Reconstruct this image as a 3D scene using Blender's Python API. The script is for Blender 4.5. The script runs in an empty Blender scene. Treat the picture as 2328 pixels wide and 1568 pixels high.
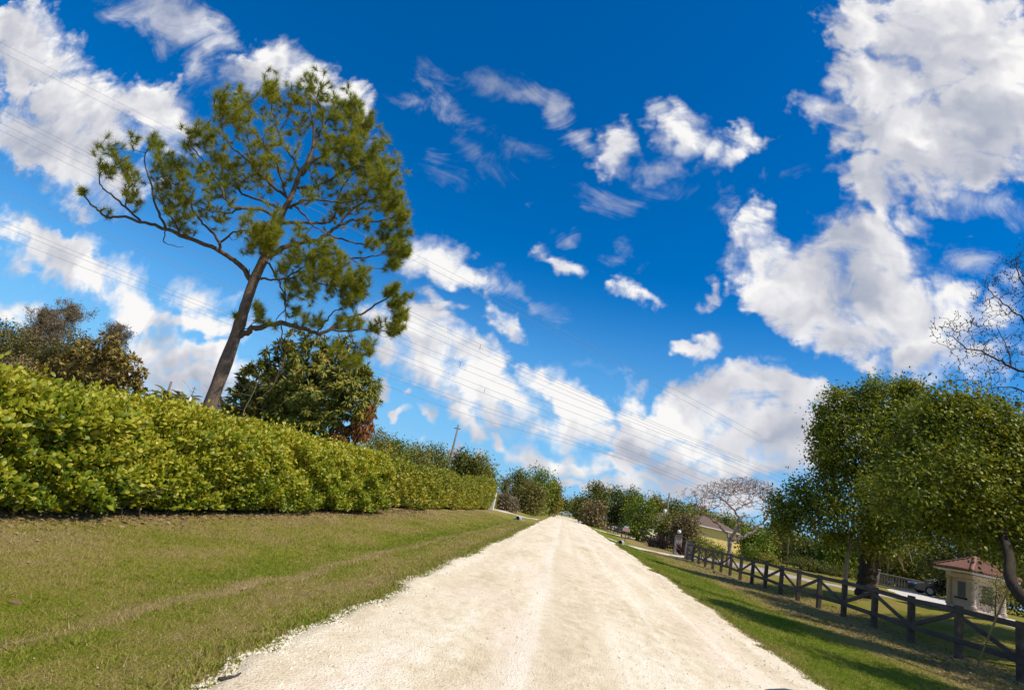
import bpy, math, random
import numpy as np
from mathutils import Vector, Matrix
R=math.radians
scene=bpy.context.scene
COL=scene.collection
rng=np.random.default_rng(7)
random.seed(7)
EYE=np.array([0.,0.,1.55])
# ---- camera: hand-held from a car window, looking down the road (+Y), tilted ----
FP,CX,CY=1290.0,1164.0,784.0
def _basis():
    d=np.array([1281-CX,-(1160-CY),-FP]);d/=np.linalg.norm(d)
    a=R(12.3)
    u=np.array([math.sin(a),math.cos(a),0.]);u[2]=-(d[0]*u[0]+d[1]*u[1])/d[2];u/=np.linalg.norm(u)
    return np.array([np.cross(d,u),d,u])
BAS=_basis()
cam_d=bpy.data.cameras.new('camera');cam=bpy.data.objects.new('camera',cam_d);COL.objects.link(cam)
mw=Matrix.Identity(4)
for i in range(3):
    for j in range(3): mw[i][j]=BAS[i][j]
    mw[i][3]=EYE[i]
cam.matrix_world=mw
cam_d.sensor_width=36;cam_d.lens=36*FP/2328;cam_d.clip_start=0.05;cam_d.clip_end=9000
scene.camera=cam
def ray(px,py):
    c=np.array([px-CX,-(py-CY),-FP]);return BAS@(c/np.linalg.norm(c))
SUN_EL,SUN_AZ=R(53),R(107)     # azimuth from +Y towards +X: sun high, right and a little behind the viewer
SUN_DIR=np.array([math.sin(SUN_AZ)*math.cos(SUN_EL),math.cos(SUN_AZ)*math.cos(SUN_EL),math.sin(SUN_EL)])
DENSE_CLOUDS=[
(-0.281,0.187,0.109,0.043,-10,0.9),(-0.357,0.215,0.071,0.049,-4,0.8),(-0.144,0.131,0.112,0.03,-4,0.8),(0.071,0.205,0.063,0.037,2,0.9),(-0.068,0.072,0.036,0.027,2,1.1),
(0.145,0.111,0.111,0.035,0,1.1),(0.249,0.096,0.124,0.031,0,1),(-0.84,0.125,0.104,0.044,-10,1),(-0.763,0.078,0.141,0.049,0,0.9),(-0.654,0.133,0.073,0.045,5,0.8),
(-0.31,0.405,0.096,0.053,-14,1),(-1.434,0.78,0.184,0.131,-30,1),(-1.524,0.835,0.097,0.068,-27,1),(-1.222,0.634,0.252,0.103,-19,1),(-1.072,0.655,0.17,0.092,-19,1),
(-0.999,0.666,0.096,0.075,-27,0.8),(-1.266,0.534,0.277,0.088,-17,1),(-1.111,0.49,0.207,0.057,-16,0.7),(-1.149,0.429,0.127,0.038,-23,0.5),(-0.817,0.821,0.092,0.074,-21,0.9),
(-0.719,0.786,0.121,0.056,-22,0.9),(-0.629,0.763,0.079,0.036,-26,0.8),(-0.546,0.706,0.06,0.028,-64,0.9),(-0.867,0.778,0.08,0.052,-15,0.6),(-1.201,0.309,0.147,0.06,-12,1),
(-1.067,0.275,0.17,0.062,-18,1),(-0.934,0.23,0.137,0.056,-18,1),(-0.863,0.204,0.057,0.042,-7,0.8),(-1.185,0.255,0.141,0.033,-5,0.7),(-0.773,0.249,0.08,0.047,-6,0.9),
(-0.746,0.202,0.138,0.033,14,0.9),(-1.155,0.152,0.091,0.03,-1,1),(-0.76,0.14,0.132,0.04,0,0.9),(-0.823,0.084,0.132,0.049,0,0.7),(-0.683,0.11,0.135,0.051,9,0.6),
(-0.754,0.053,0.125,0.04,10,0.5),(-0.316,0.413,0.095,0.059,-10,1),(-0.25,0.396,0.084,0.047,-18,1),(-0.368,0.423,0.053,0.044,-3,0.8),(-0.19,0.379,0.041,0.023,-23,0.7),
(-0.298,0.323,0.065,0.02,-19,0.9),(-0.181,0.302,0.055,0.022,-19,0.9),(-0.339,0.245,0.103,0.054,-11,0.9),(-0.259,0.234,0.111,0.048,-20,0.9),(-0.321,0.275,0.06,0.051,-1,0.9),
(-0.39,0.271,0.051,0.041,0,0.6),(-0.19,0.191,0.067,0.048,9,1),(-0.136,0.169,0.113,0.042,1,1),(-0.078,0.201,0.065,0.052,10,1),(-0.036,0.188,0.064,0.042,-10,1),
(0.014,0.174,0.054,0.042,-9,1),(-0.093,0.157,0.083,0.033,-4,0.8),(-0.05,0.138,0.05,0.026,1,1),(0.021,0.132,0.08,0.038,-3,1),(0.082,0.133,0.062,0.04,13,1),
(0.114,0.174,0.07,0.041,2,1),(0.06,0.175,0.08,0.037,-4,0.9),(0.155,0.206,0.062,0.045,15,1),(0.204,0.235,0.079,0.046,13,1),(0.291,0.256,0.096,0.05,13,1),
(0.349,0.255,0.084,0.055,4,1),(0.238,0.198,0.137,0.045,1,1),(0.326,0.193,0.125,0.062,3,1),(0.184,0.157,0.111,0.04,-4,1),(0.391,0.176,0.09,0.052,4,1),
(0.281,0.132,0.124,0.039,2,0.9),(0.422,0.242,0.059,0.044,21,0.8),(-0.044,0.065,0.045,0.025,12,1.35),(0.003,0.063,0.053,0.023,2,1.35),(0.067,0.088,0.07,0.025,2,1.35),
(0.135,0.08,0.094,0.024,2,1.35),(0.194,0.077,0.101,0.024,2,1.35),(0.094,0.056,0.095,0.019,7,1.35),(0.237,0.072,0.099,0.021,2,1.35),(0.03,0.039,0.043,0.012,2,1.35),
(-0.319,0.105,0.029,0.014,0,1.7),(-0.266,0.1,0.025,0.016,-9,1.7),(-0.309,0.139,0.016,0.009,0,1.7),(-0.18,0.11,0.043,0.023,-4,1.7),(-0.12,0.094,0.026,0.017,-28,1.7),
(-0.173,0.074,0.014,0.01,0,1.7),(-0.209,0.07,0.015,0.012,8,1.7),(-0.354,0.139,0.024,0.019,-67,1.7),(0.603,1.069,0.217,0.167,17,1),(0.474,0.934,0.125,0.119,-2,1),
(0.353,0.865,0.068,0.055,-5,1),(0.55,0.811,0.201,0.118,-11,1),(0.466,0.721,0.092,0.08,-23,1),(0.476,0.665,0.056,0.043,20,0.9),(0.697,0.912,0.217,0.127,84,1),
(0.418,1.069,0.107,0.081,87,1),(0.665,0.761,0.119,0.06,37,0.9),(0.627,0.671,0.06,0.022,-16,0.4),(0.538,0.62,0.036,0.026,-49,0.5),(0.236,0.552,0.097,0.051,87,0.9),
(0.18,0.443,0.034,0.022,36,0.8),(0.284,0.506,0.064,0.053,-15,0.9),(0.45,0.547,0.107,0.098,21,1),(0.371,0.477,0.114,0.077,-6,1),(0.505,0.466,0.127,0.091,-4,1),
(0.32,0.442,0.08,0.051,-26,1),(0.457,0.399,0.117,0.069,-11,1),(0.543,0.399,0.1,0.067,5,1),(0.404,0.423,0.111,0.06,-19,1),(0.584,0.506,0.066,0.061,-3,0.9),
(0.481,0.347,0.057,0.038,-10,0.9),(0.592,0.457,0.078,0.056,22,0.9),(0.627,0.375,0.084,0.054,19,0.6),(0.669,0.487,0.084,0.069,54,0.5),(0.151,0.325,0.068,0.019,2,0.95),
(0.195,0.35,0.04,0.035,22,1),(0.082,0.764,0.067,0.056,-84,0.8),(0.064,0.699,0.059,0.05,-84,0.8),(-0.017,0.718,0.058,0.039,-81,0.8),(0.137,0.741,0.042,0.035,-87,0.6),
(0.195,0.749,0.056,0.041,27,0.75),(0.227,0.764,0.035,0.03,16,0.6),(-0.094,0.455,0.061,0.019,-18,0.8),(0.048,0.407,0.052,0.029,-7,0.75),(0.089,0.401,0.024,0.016,12,0.6),
(0.074,0.238,0.041,0.014,6,0.6),]
THIN_CLOUDS=[
(-1.104,0.899,0.194,0.074,-17,0.75),(-0.986,0.862,0.085,0.056,-36,0.75),(-1.006,0.797,0.064,0.052,-57,0.55),(-1.216,0.912,0.123,0.041,-16,0.4),(-0.31,0.846,0.091,0.047,-24,0.7),
(-0.216,0.808,0.093,0.037,-22,0.7),(-0.133,0.765,0.061,0.044,-55,0.75),(-0.088,0.718,0.045,0.029,-31,0.6),(-0.359,0.722,0.112,0.03,-17,0.4),(-0.247,0.684,0.063,0.023,-20,0.35),
(-0.421,0.814,0.046,0.024,5,0.3),(-0.301,0.634,0.058,0.017,-29,0.3),(0.032,0.804,0.031,0.031,-63,0.6),(0.025,0.613,0.05,0.023,21,0.35),(-0.08,0.519,0.026,0.018,8,0.55),
(-0.153,0.536,0.026,0.011,9,0.3),(-0.151,0.359,0.06,0.018,-16,0.5),(0.007,0.459,0.029,0.021,10,0.35),(0.301,0.313,0.053,0.017,11,0.45),(0.194,0.602,0.044,0.029,-86,0.5),
(0.664,0.677,0.076,0.055,-16,0.5),(0.62,0.572,0.036,0.029,32,0.5),(0.04,0.256,0.028,0.011,11,0.3),(-0.388,0.59,0.033,0.017,7,0.3),(0.275,0.691,0.052,0.015,43,0.25),]
# ---------------------------------------------------------------- sky ----
class NT:
    """tiny helper for building node trees"""
    def __init__(s,nt): s.nt=nt
    def n(s,t,**k):
        nd=s.nt.nodes.new(t)
        for a,b in k.items(): setattr(nd,a,b)
        return nd
    def put(s,sock,v):
        if isinstance(v,bpy.types.NodeSocket): s.nt.links.new(v,sock)
        elif v is not None: sock.default_value=v
    def math(s,op,a,b=None,c=None,clamp=False):
        nd=s.n('ShaderNodeMath',operation=op,use_clamp=clamp)
        s.put(nd.inputs[0],a)
        if b is not None: s.put(nd.inputs[1],b)
        if c is not None: s.put(nd.inputs[2],c)
        return nd.outputs[0]
    def vec(s,op,a,b=None,out=0,scale=None):
        nd=s.n('ShaderNodeVectorMath',operation=op)
        s.put(nd.inputs[0],a)
        if b is not None: s.put(nd.inputs[1],b)
        if scale is not None: s.put(nd.inputs['Scale'],scale)
        return nd.outputs[out]
    def rng(s,v,a,b,c=0.,d=1.,interp='LINEAR',clamp=True):
        nd=s.n('ShaderNodeMapRange',interpolation_type=interp,clamp=clamp)
        for i,x in zip(range(5),(v,a,b,c,d)): s.put(nd.inputs[i],x)
        return nd.outputs[0]
    def noise(s,vec,scale,detail=4,rough=.5,out=0,dist=0.,dims='3D'):
        nd=s.n('ShaderNodeTexNoise',noise_dimensions=dims)
        s.put(nd.inputs['Vector'],vec);s.put(nd.inputs['Scale'],scale);s.put(nd.inputs['Detail'],detail)
        s.put(nd.inputs['Roughness'],rough);s.put(nd.inputs['Distortion'],dist)
        return nd.outputs[out]
    def mix(s,f,a,b,blend='MIX'):
        nd=s.n('ShaderNodeMix',data_type='RGBA',blend_type=blend)
        s.put(nd.inputs[0],f);s.put(nd.inputs[6],a);s.put(nd.inputs[7],b)
        return nd.outputs[2]
    def ramp(s,v,stops,interp='LINEAR'):
        nd=s.n('ShaderNodeValToRGB');cr=nd.color_ramp;cr.interpolation=interp
        while len(cr.elements)<len(stops): cr.elements.new(.5)
        for e,(p,c) in zip(cr.elements,stops): e.position=p;e.color=(*c,1)
        s.put(nd.inputs[0],v);return nd.outputs[0]
def rgba(c): return (c[0],c[1],c[2],1.)
world=bpy.data.worlds.new('World');scene.world=world;world.use_nodes=True
def build_world():
    nt=world.node_tree;nt.nodes.clear();k=NT(nt)
    out=k.n('ShaderNodeOutputWorld');bg=k.n('ShaderNodeBackground');bg.inputs[1].default_value=.1
    sky=k.n('ShaderNodeTexSky',sky_type='NISHITA',sun_disc=False,sun_elevation=SUN_EL,sun_rotation=SUN_AZ,
            altitude=0,air_density=1.0,dust_density=.0,ozone_density=4.0)
    hs=k.n('ShaderNodeHueSaturation');hs.inputs['Saturation'].default_value=SKY_SAT;hs.inputs['Value'].default_value=SKY_VAL;hs.inputs['Hue'].default_value=.506
    k.put(hs.inputs['Color'],sky.outputs[0])
    d=k.n('ShaderNodeTexCoord').outputs['Generated']
    sp=k.n('ShaderNodeSeparateXYZ');k.put(sp.inputs[0],d);X,Y,Z=sp.outputs
    ys=k.math('MAXIMUM',Y,.05)
    cb=k.n('ShaderNodeCombineXYZ');k.put(cb.inputs[0],k.math('DIVIDE',X,ys));k.put(cb.inputs[1],k.math('DIVIDE',Z,ys))
    P=cb.outputs[0]     # direction of the sky seen as (X/Y, Z/Y): a flat chart of the sky north of the road
    wn=k.noise(P,4.5,4,.55,out=1,dims='2D')
    W=k.vec('SCALE',k.vec('SUBTRACT',wn,(.5,.5,.5)),scale=.15)
    wn2=k.noise(P,15,3,.6,out=1,dims='2D')
    W2=k.vec('SCALE',k.vec('SUBTRACT',wn2,(.5,.5,.5)),scale=.05)
    Q=k.vec('ADD',k.vec('ADD',P,W),W2)
    grp=bpy.data.node_groups.new('cloud_puff','ShaderNodeTree')
    for nm,ty,io in (('V','NodeSocketVector','INPUT'),('L','NodeSocketVector','INPUT'),('R','NodeSocketVector','INPUT'),('S','NodeSocketVector','INPUT'),('G','NodeSocketFloat','INPUT'),('V','NodeSocketVector','OUTPUT')):
        grp.interface.new_socket(nm,in_out=io,socket_type=ty)
    kg=NT(grp);gi=kg.n('NodeGroupInput');go=kg.n('NodeGroupOutput')
    mp=kg.n('ShaderNodeMapping',vector_type='TEXTURE')
    for i in range(4): kg.put(mp.inputs[i],gi.outputs[i])
    ln=kg.vec('LENGTH',kg.vec('MULTIPLY',mp.outputs[0],(1,1,0)),out=1)
    vs=kg.n('ShaderNodeSeparateXYZ');kg.put(vs.inputs[0],gi.outputs[0])
    cv=kg.n('ShaderNodeCombineXYZ');kg.put(cv.inputs[0],vs.outputs[0]);kg.put(cv.inputs[1],vs.outputs[1])
    gv=kg.math('MULTIPLY',kg.math('SUBTRACT',1.,ln),gi.outputs[4])
    kg.put(cv.inputs[2],kg.math('SMOOTH_MAX',vs.outputs[2],gv,.12));kg.put(go.inputs[0],cv.outputs[0])
    def blobs(L,V):
        # the running maximum rides along in the z component, so the chain is evaluated one cloud at a time
        v=k.vec('ADD',k.vec('MULTIPLY',V,(1,1,0)),(0,0,-9))
        for (cu,cw,a,b,ang,s) in L:
            nd=k.n('ShaderNodeGroup',node_tree=grp)
            for i,x in ((1,(cu,cw,0)),(2,(0,0,R(ang))),(3,(a,b,1)),(4,s*min(1.0,max(.46,math.sqrt(b/.09))))): nd.inputs[i].default_value=x
            k.put(nd.inputs[0],v);v=nd.outputs[0]
        sp_=k.n('ShaderNodeSeparateXYZ');k.put(sp_.inputs[0],v)
        return sp_.outputs[2]
    def voro(v):
        nd=k.n('ShaderNodeTexVoronoi',feature='SMOOTH_F1',voronoi_dimensions='2D');k.put(nd.inputs['Vector'],v)
        nd.inputs['Scale'].default_value=17;nd.inputs['Smoothness'].default_value=.35;nd.inputs['Detail'].default_value=1.0;nd.inputs['Roughness'].default_value=.5
        return nd.outputs['Distance']
    n1=k.noise(P,7,7,.6,dims='2D');n2=k.noise(P,30,4,.62,dims='2D')
    vor=voro(Q)
    puff=k.math('SUBTRACT',.42,vor)
    nz=k.math('ADD',k.math('MULTIPLY',k.math('SUBTRACT',n1,.5),1.0),k.math('MULTIPLY',puff,.30))
    nz=k.math('ADD',nz,k.math('MULTIPLY',k.math('SUBTRACT',n2,.5),.34))
    n3=k.noise(k.vec('MULTIPLY',P,(1,1.4,1)),6,8,.66,dist=.6,dims='2D')
    nT=k.math('MULTIPLY',k.math('SUBTRACT',n3,.5),1.3)
    edge=k.rng(n3,.38,.62,.22,.74)
    m1=k.noise(Q,5,3,.55,dims='2D');m2=k.noise(k.vec('ADD',Q,(.03,.055,0)),5,3,.55,dims='2D')
    lit=k.math('SUBTRACT',m1,m2)
    lit2=k.math('SUBTRACT',voro(k.vec('ADD',Q,(.016,.024,0))),vor)
    shn=k.math('ADD',k.math('MULTIPLY',lit,1.15),k.math('MULTIPLY',lit2,.17))
    shn=k.math('ADD',shn,k.math('MULTIPLY',k.math('SUBTRACT',n2,.5),.10))
    Q2=k.vec('ADD',Q,(.045,.085,0))
    hz=k.rng(Z,0,.42,.85,0.,'SMOOTHSTEP')
    base=k.mix(hz,hs.outputs[0],rgba((1.7,5.1,9.1)))
    def tile(u0,u1):
        pick=lambda L:[c for c in L if u0-.12<c[0]+max(c[2],c[3]) and c[0]-max(c[2],c[3])<u1+.12]
        D=pick(DENSE_CLOUDS)
        fD=blobs(D,Q);fD2=blobs(D,Q2);fT=blobs(pick(THIN_CLOUDS),Q)
        dD=k.math('ADD',k.math('MINIMUM',fD,.75),nz)
        dT=k.math('ADD',k.math('MINIMUM',fT,.4),nT)
        aD=k.rng(dD,-.12,edge,0,1,'SMOOTHSTEP')
        aT=k.math('MULTIPLY',k.rng(dT,-.05,.62,0,1,'SMOOTHSTEP'),.8)
        al=k.math('MAXIMUM',aD,aT)
        thick=k.rng(dD,.05,.95,0,1)
        toward=k.math('SUBTRACT',k.math('MINIMUM',fD,.8),k.math('MAXIMUM',k.math('MINIMUM',fD2,.8),-.6))   # cloud left between here and the sun
        sh=k.math('SUBTRACT',.84,k.math('MULTIPLY',thick,.34))
        sh=k.math('ADD',sh,k.math('MULTIPLY',toward,.38))
        sh=k.math('ADD',sh,shn)
        cc=k.ramp(sh,[(0.0,(3.0,3.5,4.9)),(.40,(4.3,4.7,5.7)),(.66,(6.2,6.3,6.9)),(.88,(8.1,8.1,8.4)),(1.0,(9.6,9.5,9.4))])
        bg=k.n('ShaderNodeBackground');bg.inputs[1].default_value=.1
        k.put(bg.inputs[0],k.mix(al,base,cc))
        return bg.outputs[0]
    def msh(f,a,b):
        nd=k.n('ShaderNodeMixShader');k.put(nd.inputs[0],f);k.put(nd.inputs[1],a);k.put(nd.inputs[2],b);return nd.outputs[0]
    cuts=[-.95,-.62,-.3,.02,.38]     # each strip of the sky only looks up its own clouds
    us=k.n('ShaderNodeSeparateXYZ');k.put(us.inputs[0],P);U=us.outputs[0]
    sh=tile(-9,cuts[0])
    for i,c in enumerate(cuts):
        sh=msh(k.math('GREATER_THAN',U,c),sh,tile(c,cuts[i+1] if i+1<len(cuts) else 9))
    # the half of the sky behind the viewer: loose scattered clouds
    gb=k.noise(d,3.5,4,.6);gb=k.rng(gb,.5,.64,0,1,'SMOOTHSTEP')
    k.put(bg.inputs[0],k.mix(gb,hs.outputs[0],rgba((7.5,7.5,7.7))))
    k.put(out.inputs[0],msh(k.rng(Y,.06,.16,0,1),bg.outputs[0],sh))
    world.cycles.sampling_method='MANUAL';world.cycles.sample_map_resolution=512
SKY_SAT,SKY_VAL=1.45,1.4
build_world()
sun_d=bpy.data.lights.new('sun','SUN');sun_d.energy=5.0;sun_d.angle=R(.53);sun_d.color=(1,.92,.78)
sun=bpy.data.objects.new('sun',sun_d);COL.objects.link(sun);sun.location=(40,-40,60)
sun.rotation_euler=Vector(SUN_DIR).to_track_quat('Z','Y').to_euler()
scene.view_settings.view_transform='Standard';scene.view_settings.look='None'
scene.view_settings.exposure=0;scene.view_settings.gamma=1
scene.cycles.use_denoising=True
scene.cycles.max_bounces=8;scene.cycles.transparent_max_bounces=8
# ---------------------------------------------------------------- helpers ----
def unit(v):
    v=np.asarray(v,float);return v/np.maximum(np.linalg.norm(v,axis=-1,keepdims=True),1e-9)
def tag(o,label=None,cat=None,group=None,kind=None):
    for key,v in (('label',label),('category',cat),('group',group),('kind',kind)):
        if v: o[key]=v
    return o
def thing(name,label,cat,loc,group=None):
    o=bpy.data.objects.new(name,None);COL.objects.link(o);o.location=loc;o.empty_display_size=.3
    return tag(o,label,cat,group)
def add_mesh(name,V,F,mat,parent=None,smooth=False,base=None):
    """V (n,3) world coordinates; F: list of (m,k) index arrays. Linked as ONE mesh object, its origin at its parent's"""
    V=np.asarray(V,float)
    org=np.array(base if base is not None else ((world_loc(parent)) if parent else (0,0,0)),float)
    V=V-org
    F=[np.asarray(f,int) for f in F if len(f)]
    me=bpy.data.meshes.new(name);me.vertices.add(len(V));me.vertices.foreach_set('co',V.astype(np.float32).ravel())
    tot=np.concatenate([np.full(len(f),f.shape[1]) for f in F]);idx=np.concatenate([f.ravel() for f in F])
    me.loops.add(len(idx));me.loops.foreach_set('vertex_index',idx.astype(np.int32))
    me.polygons.add(len(tot));st=np.concatenate([[0],np.cumsum(tot)[:-1]])
    me.polygons.foreach_set('loop_start',st.astype(np.int32))
    me.polygons.foreach_set('use_smooth',np.full(len(tot),smooth))
    me.update(calc_edges=True)
    me.materials.append(mat)
    o=bpy.data.objects.new(name,me);COL.objects.link(o)
    if parent: o.parent=parent
    if base is not None and not parent: o.location=base
    if base is not None and parent: o.location=Vector(base)-Vector(world_loc(parent))
    return o
def world_loc(o):
    v=Vector((0,0,0))
    while o: v=v+o.location;o=o.parent
    return v
class MB:
    """collects boxes, tubes and profiles into one mesh"""
    def __init__(s): s.V=[];s.F={};s.n=0
    def add(s,V,faces):
        V=np.asarray(V,float)
        for f in faces:
            f=np.asarray(f,int)
            if f.ndim==1: f=f[None]
            s.F.setdefault(f.shape[1],[]).append(f+s.n)
        s.V.append(V);s.n+=len(V);return s
    def box(s,c,size,ax=None,bev=0.):
        """box with slightly chamfered vertical and top edges; ax = 3 axes (rows)"""
        h=np.array(size)/2.;b=bev if bev else min(h)*.08
        ax=np.eye(3) if ax is None else np.asarray(ax,float)
        L=[]
        for sx in (-1,1):
            for sy in (-1,1):
                for sz in (-1,1):
                    q=np.array([sx*h[0],sy*h[1],sz*h[2]])
                    for k in range(3):
                        w=q.copy()
                        for j in range(3):
                            if j!=k: w[j]-=np.sign(w[j])*b
                        L.append(w)
        L=np.array(L);id_=lambda sx,sy,sz,k:((sx>0)*4+(sy>0)*2+(sz>0))*3+k
        q=[];t=[]
        for k in range(3):
            a,c2=[j for j in range(3) if j!=k]
            for s1 in (-1,1):
                def g(u,v):
                    w=[0,0,0];w[k]=s1;w[a]=u;w[c2]=v;return id_(*w,k)
                f=[g(-1,-1),g(1,-1),g(1,1),g(-1,1)]
                q.append(f)
        for k in range(3):
            a,c2=[j for j in range(3) if j!=k]
            for u in (-1,1):
                for v in (-1,1):
                    def g(s1,kk):
                        w=[0,0,0];w[k]=s1;w[a]=u;w[c2]=v;return id_(*w,kk)
                    q.append([g(-1,a),g(1,a),g(1,c2),g(-1,c2)])
        for sx in (-1,1):
            for sy in (-1,1):
                for sz in (-1,1): t.append([id_(sx,sy,sz,0),id_(sx,sy,sz,1),id_(sx,sy,sz,2)])
        # outward winding
        def fix(f):
            p=L[f];n=np.cross(p[1]-p[0],p[2]-p[0]);return f if np.dot(n,p.mean(0))>0 else f[::-1]
        q=[fix(f) for f in q];t=[fix(f) for f in t]
        return s.add(L@ax+np.asarray(c,float),[np.array(q),np.array(t)])
    def beam(s,p,q,w,h,up=(0,0,1),bev=0.):
        p=np.asarray(p,float);q=np.asarray(q,float);d=q-p;l=np.linalg.norm(d);d/=l
        sd=unit(np.cross(d,up));u=np.cross(sd,d)
        return s.box((p+q)/2,(l,w,h),np.array([d,sd,u]),bev)
    def tube(s,pts,rad,n=6,cap=True):
        V,F,T=tube(pts,rad,n,cap);return s.add(V,[F]+([T] if len(T) else []))
    def sheet(s,pts,faces): return s.add(pts,[np.array(f) for f in faces])
    def build(s,name,mat,parent=None,smooth=False,base=None):
        return add_mesh(name,np.concatenate(s.V),[np.concatenate(f) for f in s.F.values()],mat,parent,smooth,base)
def tube(pts,rad,n=6,cap=True):
    P=np.asarray(pts,float);m=len(P);rad=np.broadcast_to(np.asarray(rad,float),(m,))
    T=unit(np.gradient(P,axis=0))
    ref=np.array([0,0,1.]) if abs(T[:,2].mean())<.8 else np.array([1.,0,0])
    A=unit(np.cross(T,ref));B=np.cross(T,A)
    a=np.linspace(0,2*np.pi,n,endpoint=False)
    V=P[:,None]+rad[:,None,None]*(np.cos(a)[None,:,None]*A[:,None]+np.sin(a)[None,:,None]*B[:,None])
    V=V.reshape(-1,3)
    i=np.arange(m-1)[:,None]*n;j=np.arange(n)[None];jn=(j+1)%n
    F=np.stack([i+j,i+jn,i+n+jn,i+n+j],-1).reshape(-1,4)
    C=np.zeros((0,3),int)
    if cap:
        V=np.concatenate([V,P[:1],P[-1:]]);c0,c1=m*n,m*n+1;j=np.arange(n)
        C=np.concatenate([np.stack([np.full(n,c0),(j+1)%n,j],1),np.stack([np.full(n,c1),(m-1)*n+j,(m-1)*n+(j+1)%n],1)])
    return V,F,C
def smooth_path(pts,k=4):
    """Catmull-Rom through the points"""
    P=np.asarray(pts,float)
    if len(P)<3: return np.array([P[0]+(P[-1]-P[0])*t for t in np.linspace(0,1,k+1)])
    E=np.concatenate([[2*P[0]-P[1]],P,[2*P[-1]-P[-2]]]);o=[]
    for i in range(len(P)-1):
        a,b,c,d=E[i:i+4]
        for t in np.arange(k)/k:
            o.append(.5*((2*b)+(c-a)*t+(2*a-5*b+4*c-d)*t*t+(3*b-a-3*c+d)*t**3))
    o.append(P[-1]);return np.array(o)
LEAF={ # (along, half width, lift) rows -> verts; faces
 'oval':(np.array([[0,0,0],[.30,.42,.05],[.30,-.42,.05],[.72,.50,.03],[.72,-.50,.03],[1,.16,-.05],[1,-.16,-.05]]),[[[1,2,4,3],[3,4,6,5]],[[0,2,1]]]),
 'lance':(np.array([[0,0,0],[.3,.5,-.02],[.3,-.5,-.02],[.68,.42,-.14],[.68,-.42,-.14],[1,0,-.36]]),[[[1,2,4,3]],[[0,2,1],[3,4,5]]]),
 'card':(np.array([[0,0,0],[.5,.5,.05],[1,0,0],[.5,-.5,.05]]),[[[0,3,2,1]]]),
 'blade':(np.array([[0,.5,0],[0,-.5,0],[1,0,0]]),[[[0,1,2]]]),
}
def leaves(C,A,N,L,W,kind='oval'):
    """leaf mesh arrays: C base points, A axis, N approximate face normals, L lengths, W widths"""
    C=np.asarray(C,float);n=len(C)
    A=unit(A);S=unit(np.cross(N,A));U=np.cross(A,S)
    L=np.broadcast_to(np.asarray(L,float),(n,));W=np.broadcast_to(np.asarray(W,float),(n,))
    T,fs=LEAF[kind];m=len(T)
    V=C[:,None]+(T[None,:,0]*L[:,None])[...,None]*A[:,None]+(T[None,:,1]*W[:,None])[...,None]*S[:,None]+(T[None,:,2]*L[:,None])[...,None]*U[:,None]
    off=np.arange(n)[:,None,None]*m
    F=[(np.array(f)[None]+off).reshape(-1,len(f[0])) for f in fs]
    return V.reshape(-1,3),F
def rdir(n,r=None):
    r=r or rng;v=r.normal(size=(n,3));return unit(v)
def nseries(t,seed,scale,amp):
    """smooth 1-d noise"""
    r=np.random.default_rng(seed);k=r.normal(size=400);x=np.asarray(t,float)/scale+150.;i=np.floor(x).astype(int);f=x-i;f=f*f*(3-2*f)
    return amp*(k[i%400]*(1-f)+k[(i+1)%400]*f)
# --- pixels of the photograph (2328 wide) turned into points of the place
def at_Y(px,py,Y): d=ray(px,py);return EYE+d*Y/d[1]
def at_X(px,py,X): d=ray(px,py);return EYE+d*X/d[0]
def terrain(x,y):
    x=np.asarray(x,float);y=np.asarray(y,float)
    zl=np.interp(x,[-60,-9,-6.5,-5.2,-4.2,-3.3,-2.2],[.1,.08,.03,-.03,-.10,-.03,0.])
    far=np.clip((y-60)/80,0,1)
    zr=np.interp(x,[3.8,5,7.5,9.5,11.6,14,18,22,30,45],[0,-.03,-.14,-.16,-.12,.12,.5,.78,1.1,1.2])
    sag=-np.clip((y-18)*.007,0,.22)*np.interp(x,[3.8,7,12,16],[0,1,1,0])*(1-far)
    z=np.where(x<0,zl,zr*(1-.45*far)+sag)
    w=.02*np.sin(x*1.3+y*.7)+.015*np.sin(x*2.9-y*1.1+1)
    return z+w*np.clip((np.abs(x-.85)-3.4)/1.5,0,1)
def gnd(px,py):
    d=ray(px,py);t=5.
    for _ in range(60):
        p=EYE+d*t;t+=(terrain(p[0],p[1])-p[2])/min(d[2],-1e-3)*.7
    return EYE+d*t
def road_l(y): return -2.13+.17*np.exp(-((np.asarray(y)-3.6)/1.1)**2)+nseries(y,1,1.6,.06)+nseries(y,2,.35,.04)
def road_r(y): return 3.85+np.clip(y/200,0,1)*.8+nseries(y,3,1.5,.11)+nseries(y,4,.33,.055)
# ---------------------------------------------------------------- materials ----
def new_mat(name):
    m=bpy.data.materials.new(name);m.use_nodes=True;m.node_tree.nodes.clear();k=NT(m.node_tree)
    out=k.n('ShaderNodeOutputMaterial');return m,k,out
def pbsdf(k,col,rough=.6,spec=.4,metal=0.,normal=None,**ex):
    b=k.n('ShaderNodeBsdfPrincipled')
    k.put(b.inputs['Base Color'],rgba(col) if isinstance(col,tuple) else col);k.put(b.inputs['Roughness'],rough)
    b.inputs['Specular IOR Level'].default_value=spec;b.inputs['Metallic'].default_value=metal
    if normal is not None: k.put(b.inputs['Normal'],normal)
    for a,v in ex.items(): b.inputs[a].default_value=v
    return b
def bump(k,h,strength=.4,dist=.02):
    b=k.n('ShaderNodeBump');b.inputs['Strength'].default_value=strength;b.inputs['Distance'].default_value=dist;k.put(b.inputs['Height'],h);return b.outputs[0]
def objco(k): return k.n('ShaderNodeTexCoord').outputs['Object']
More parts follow.
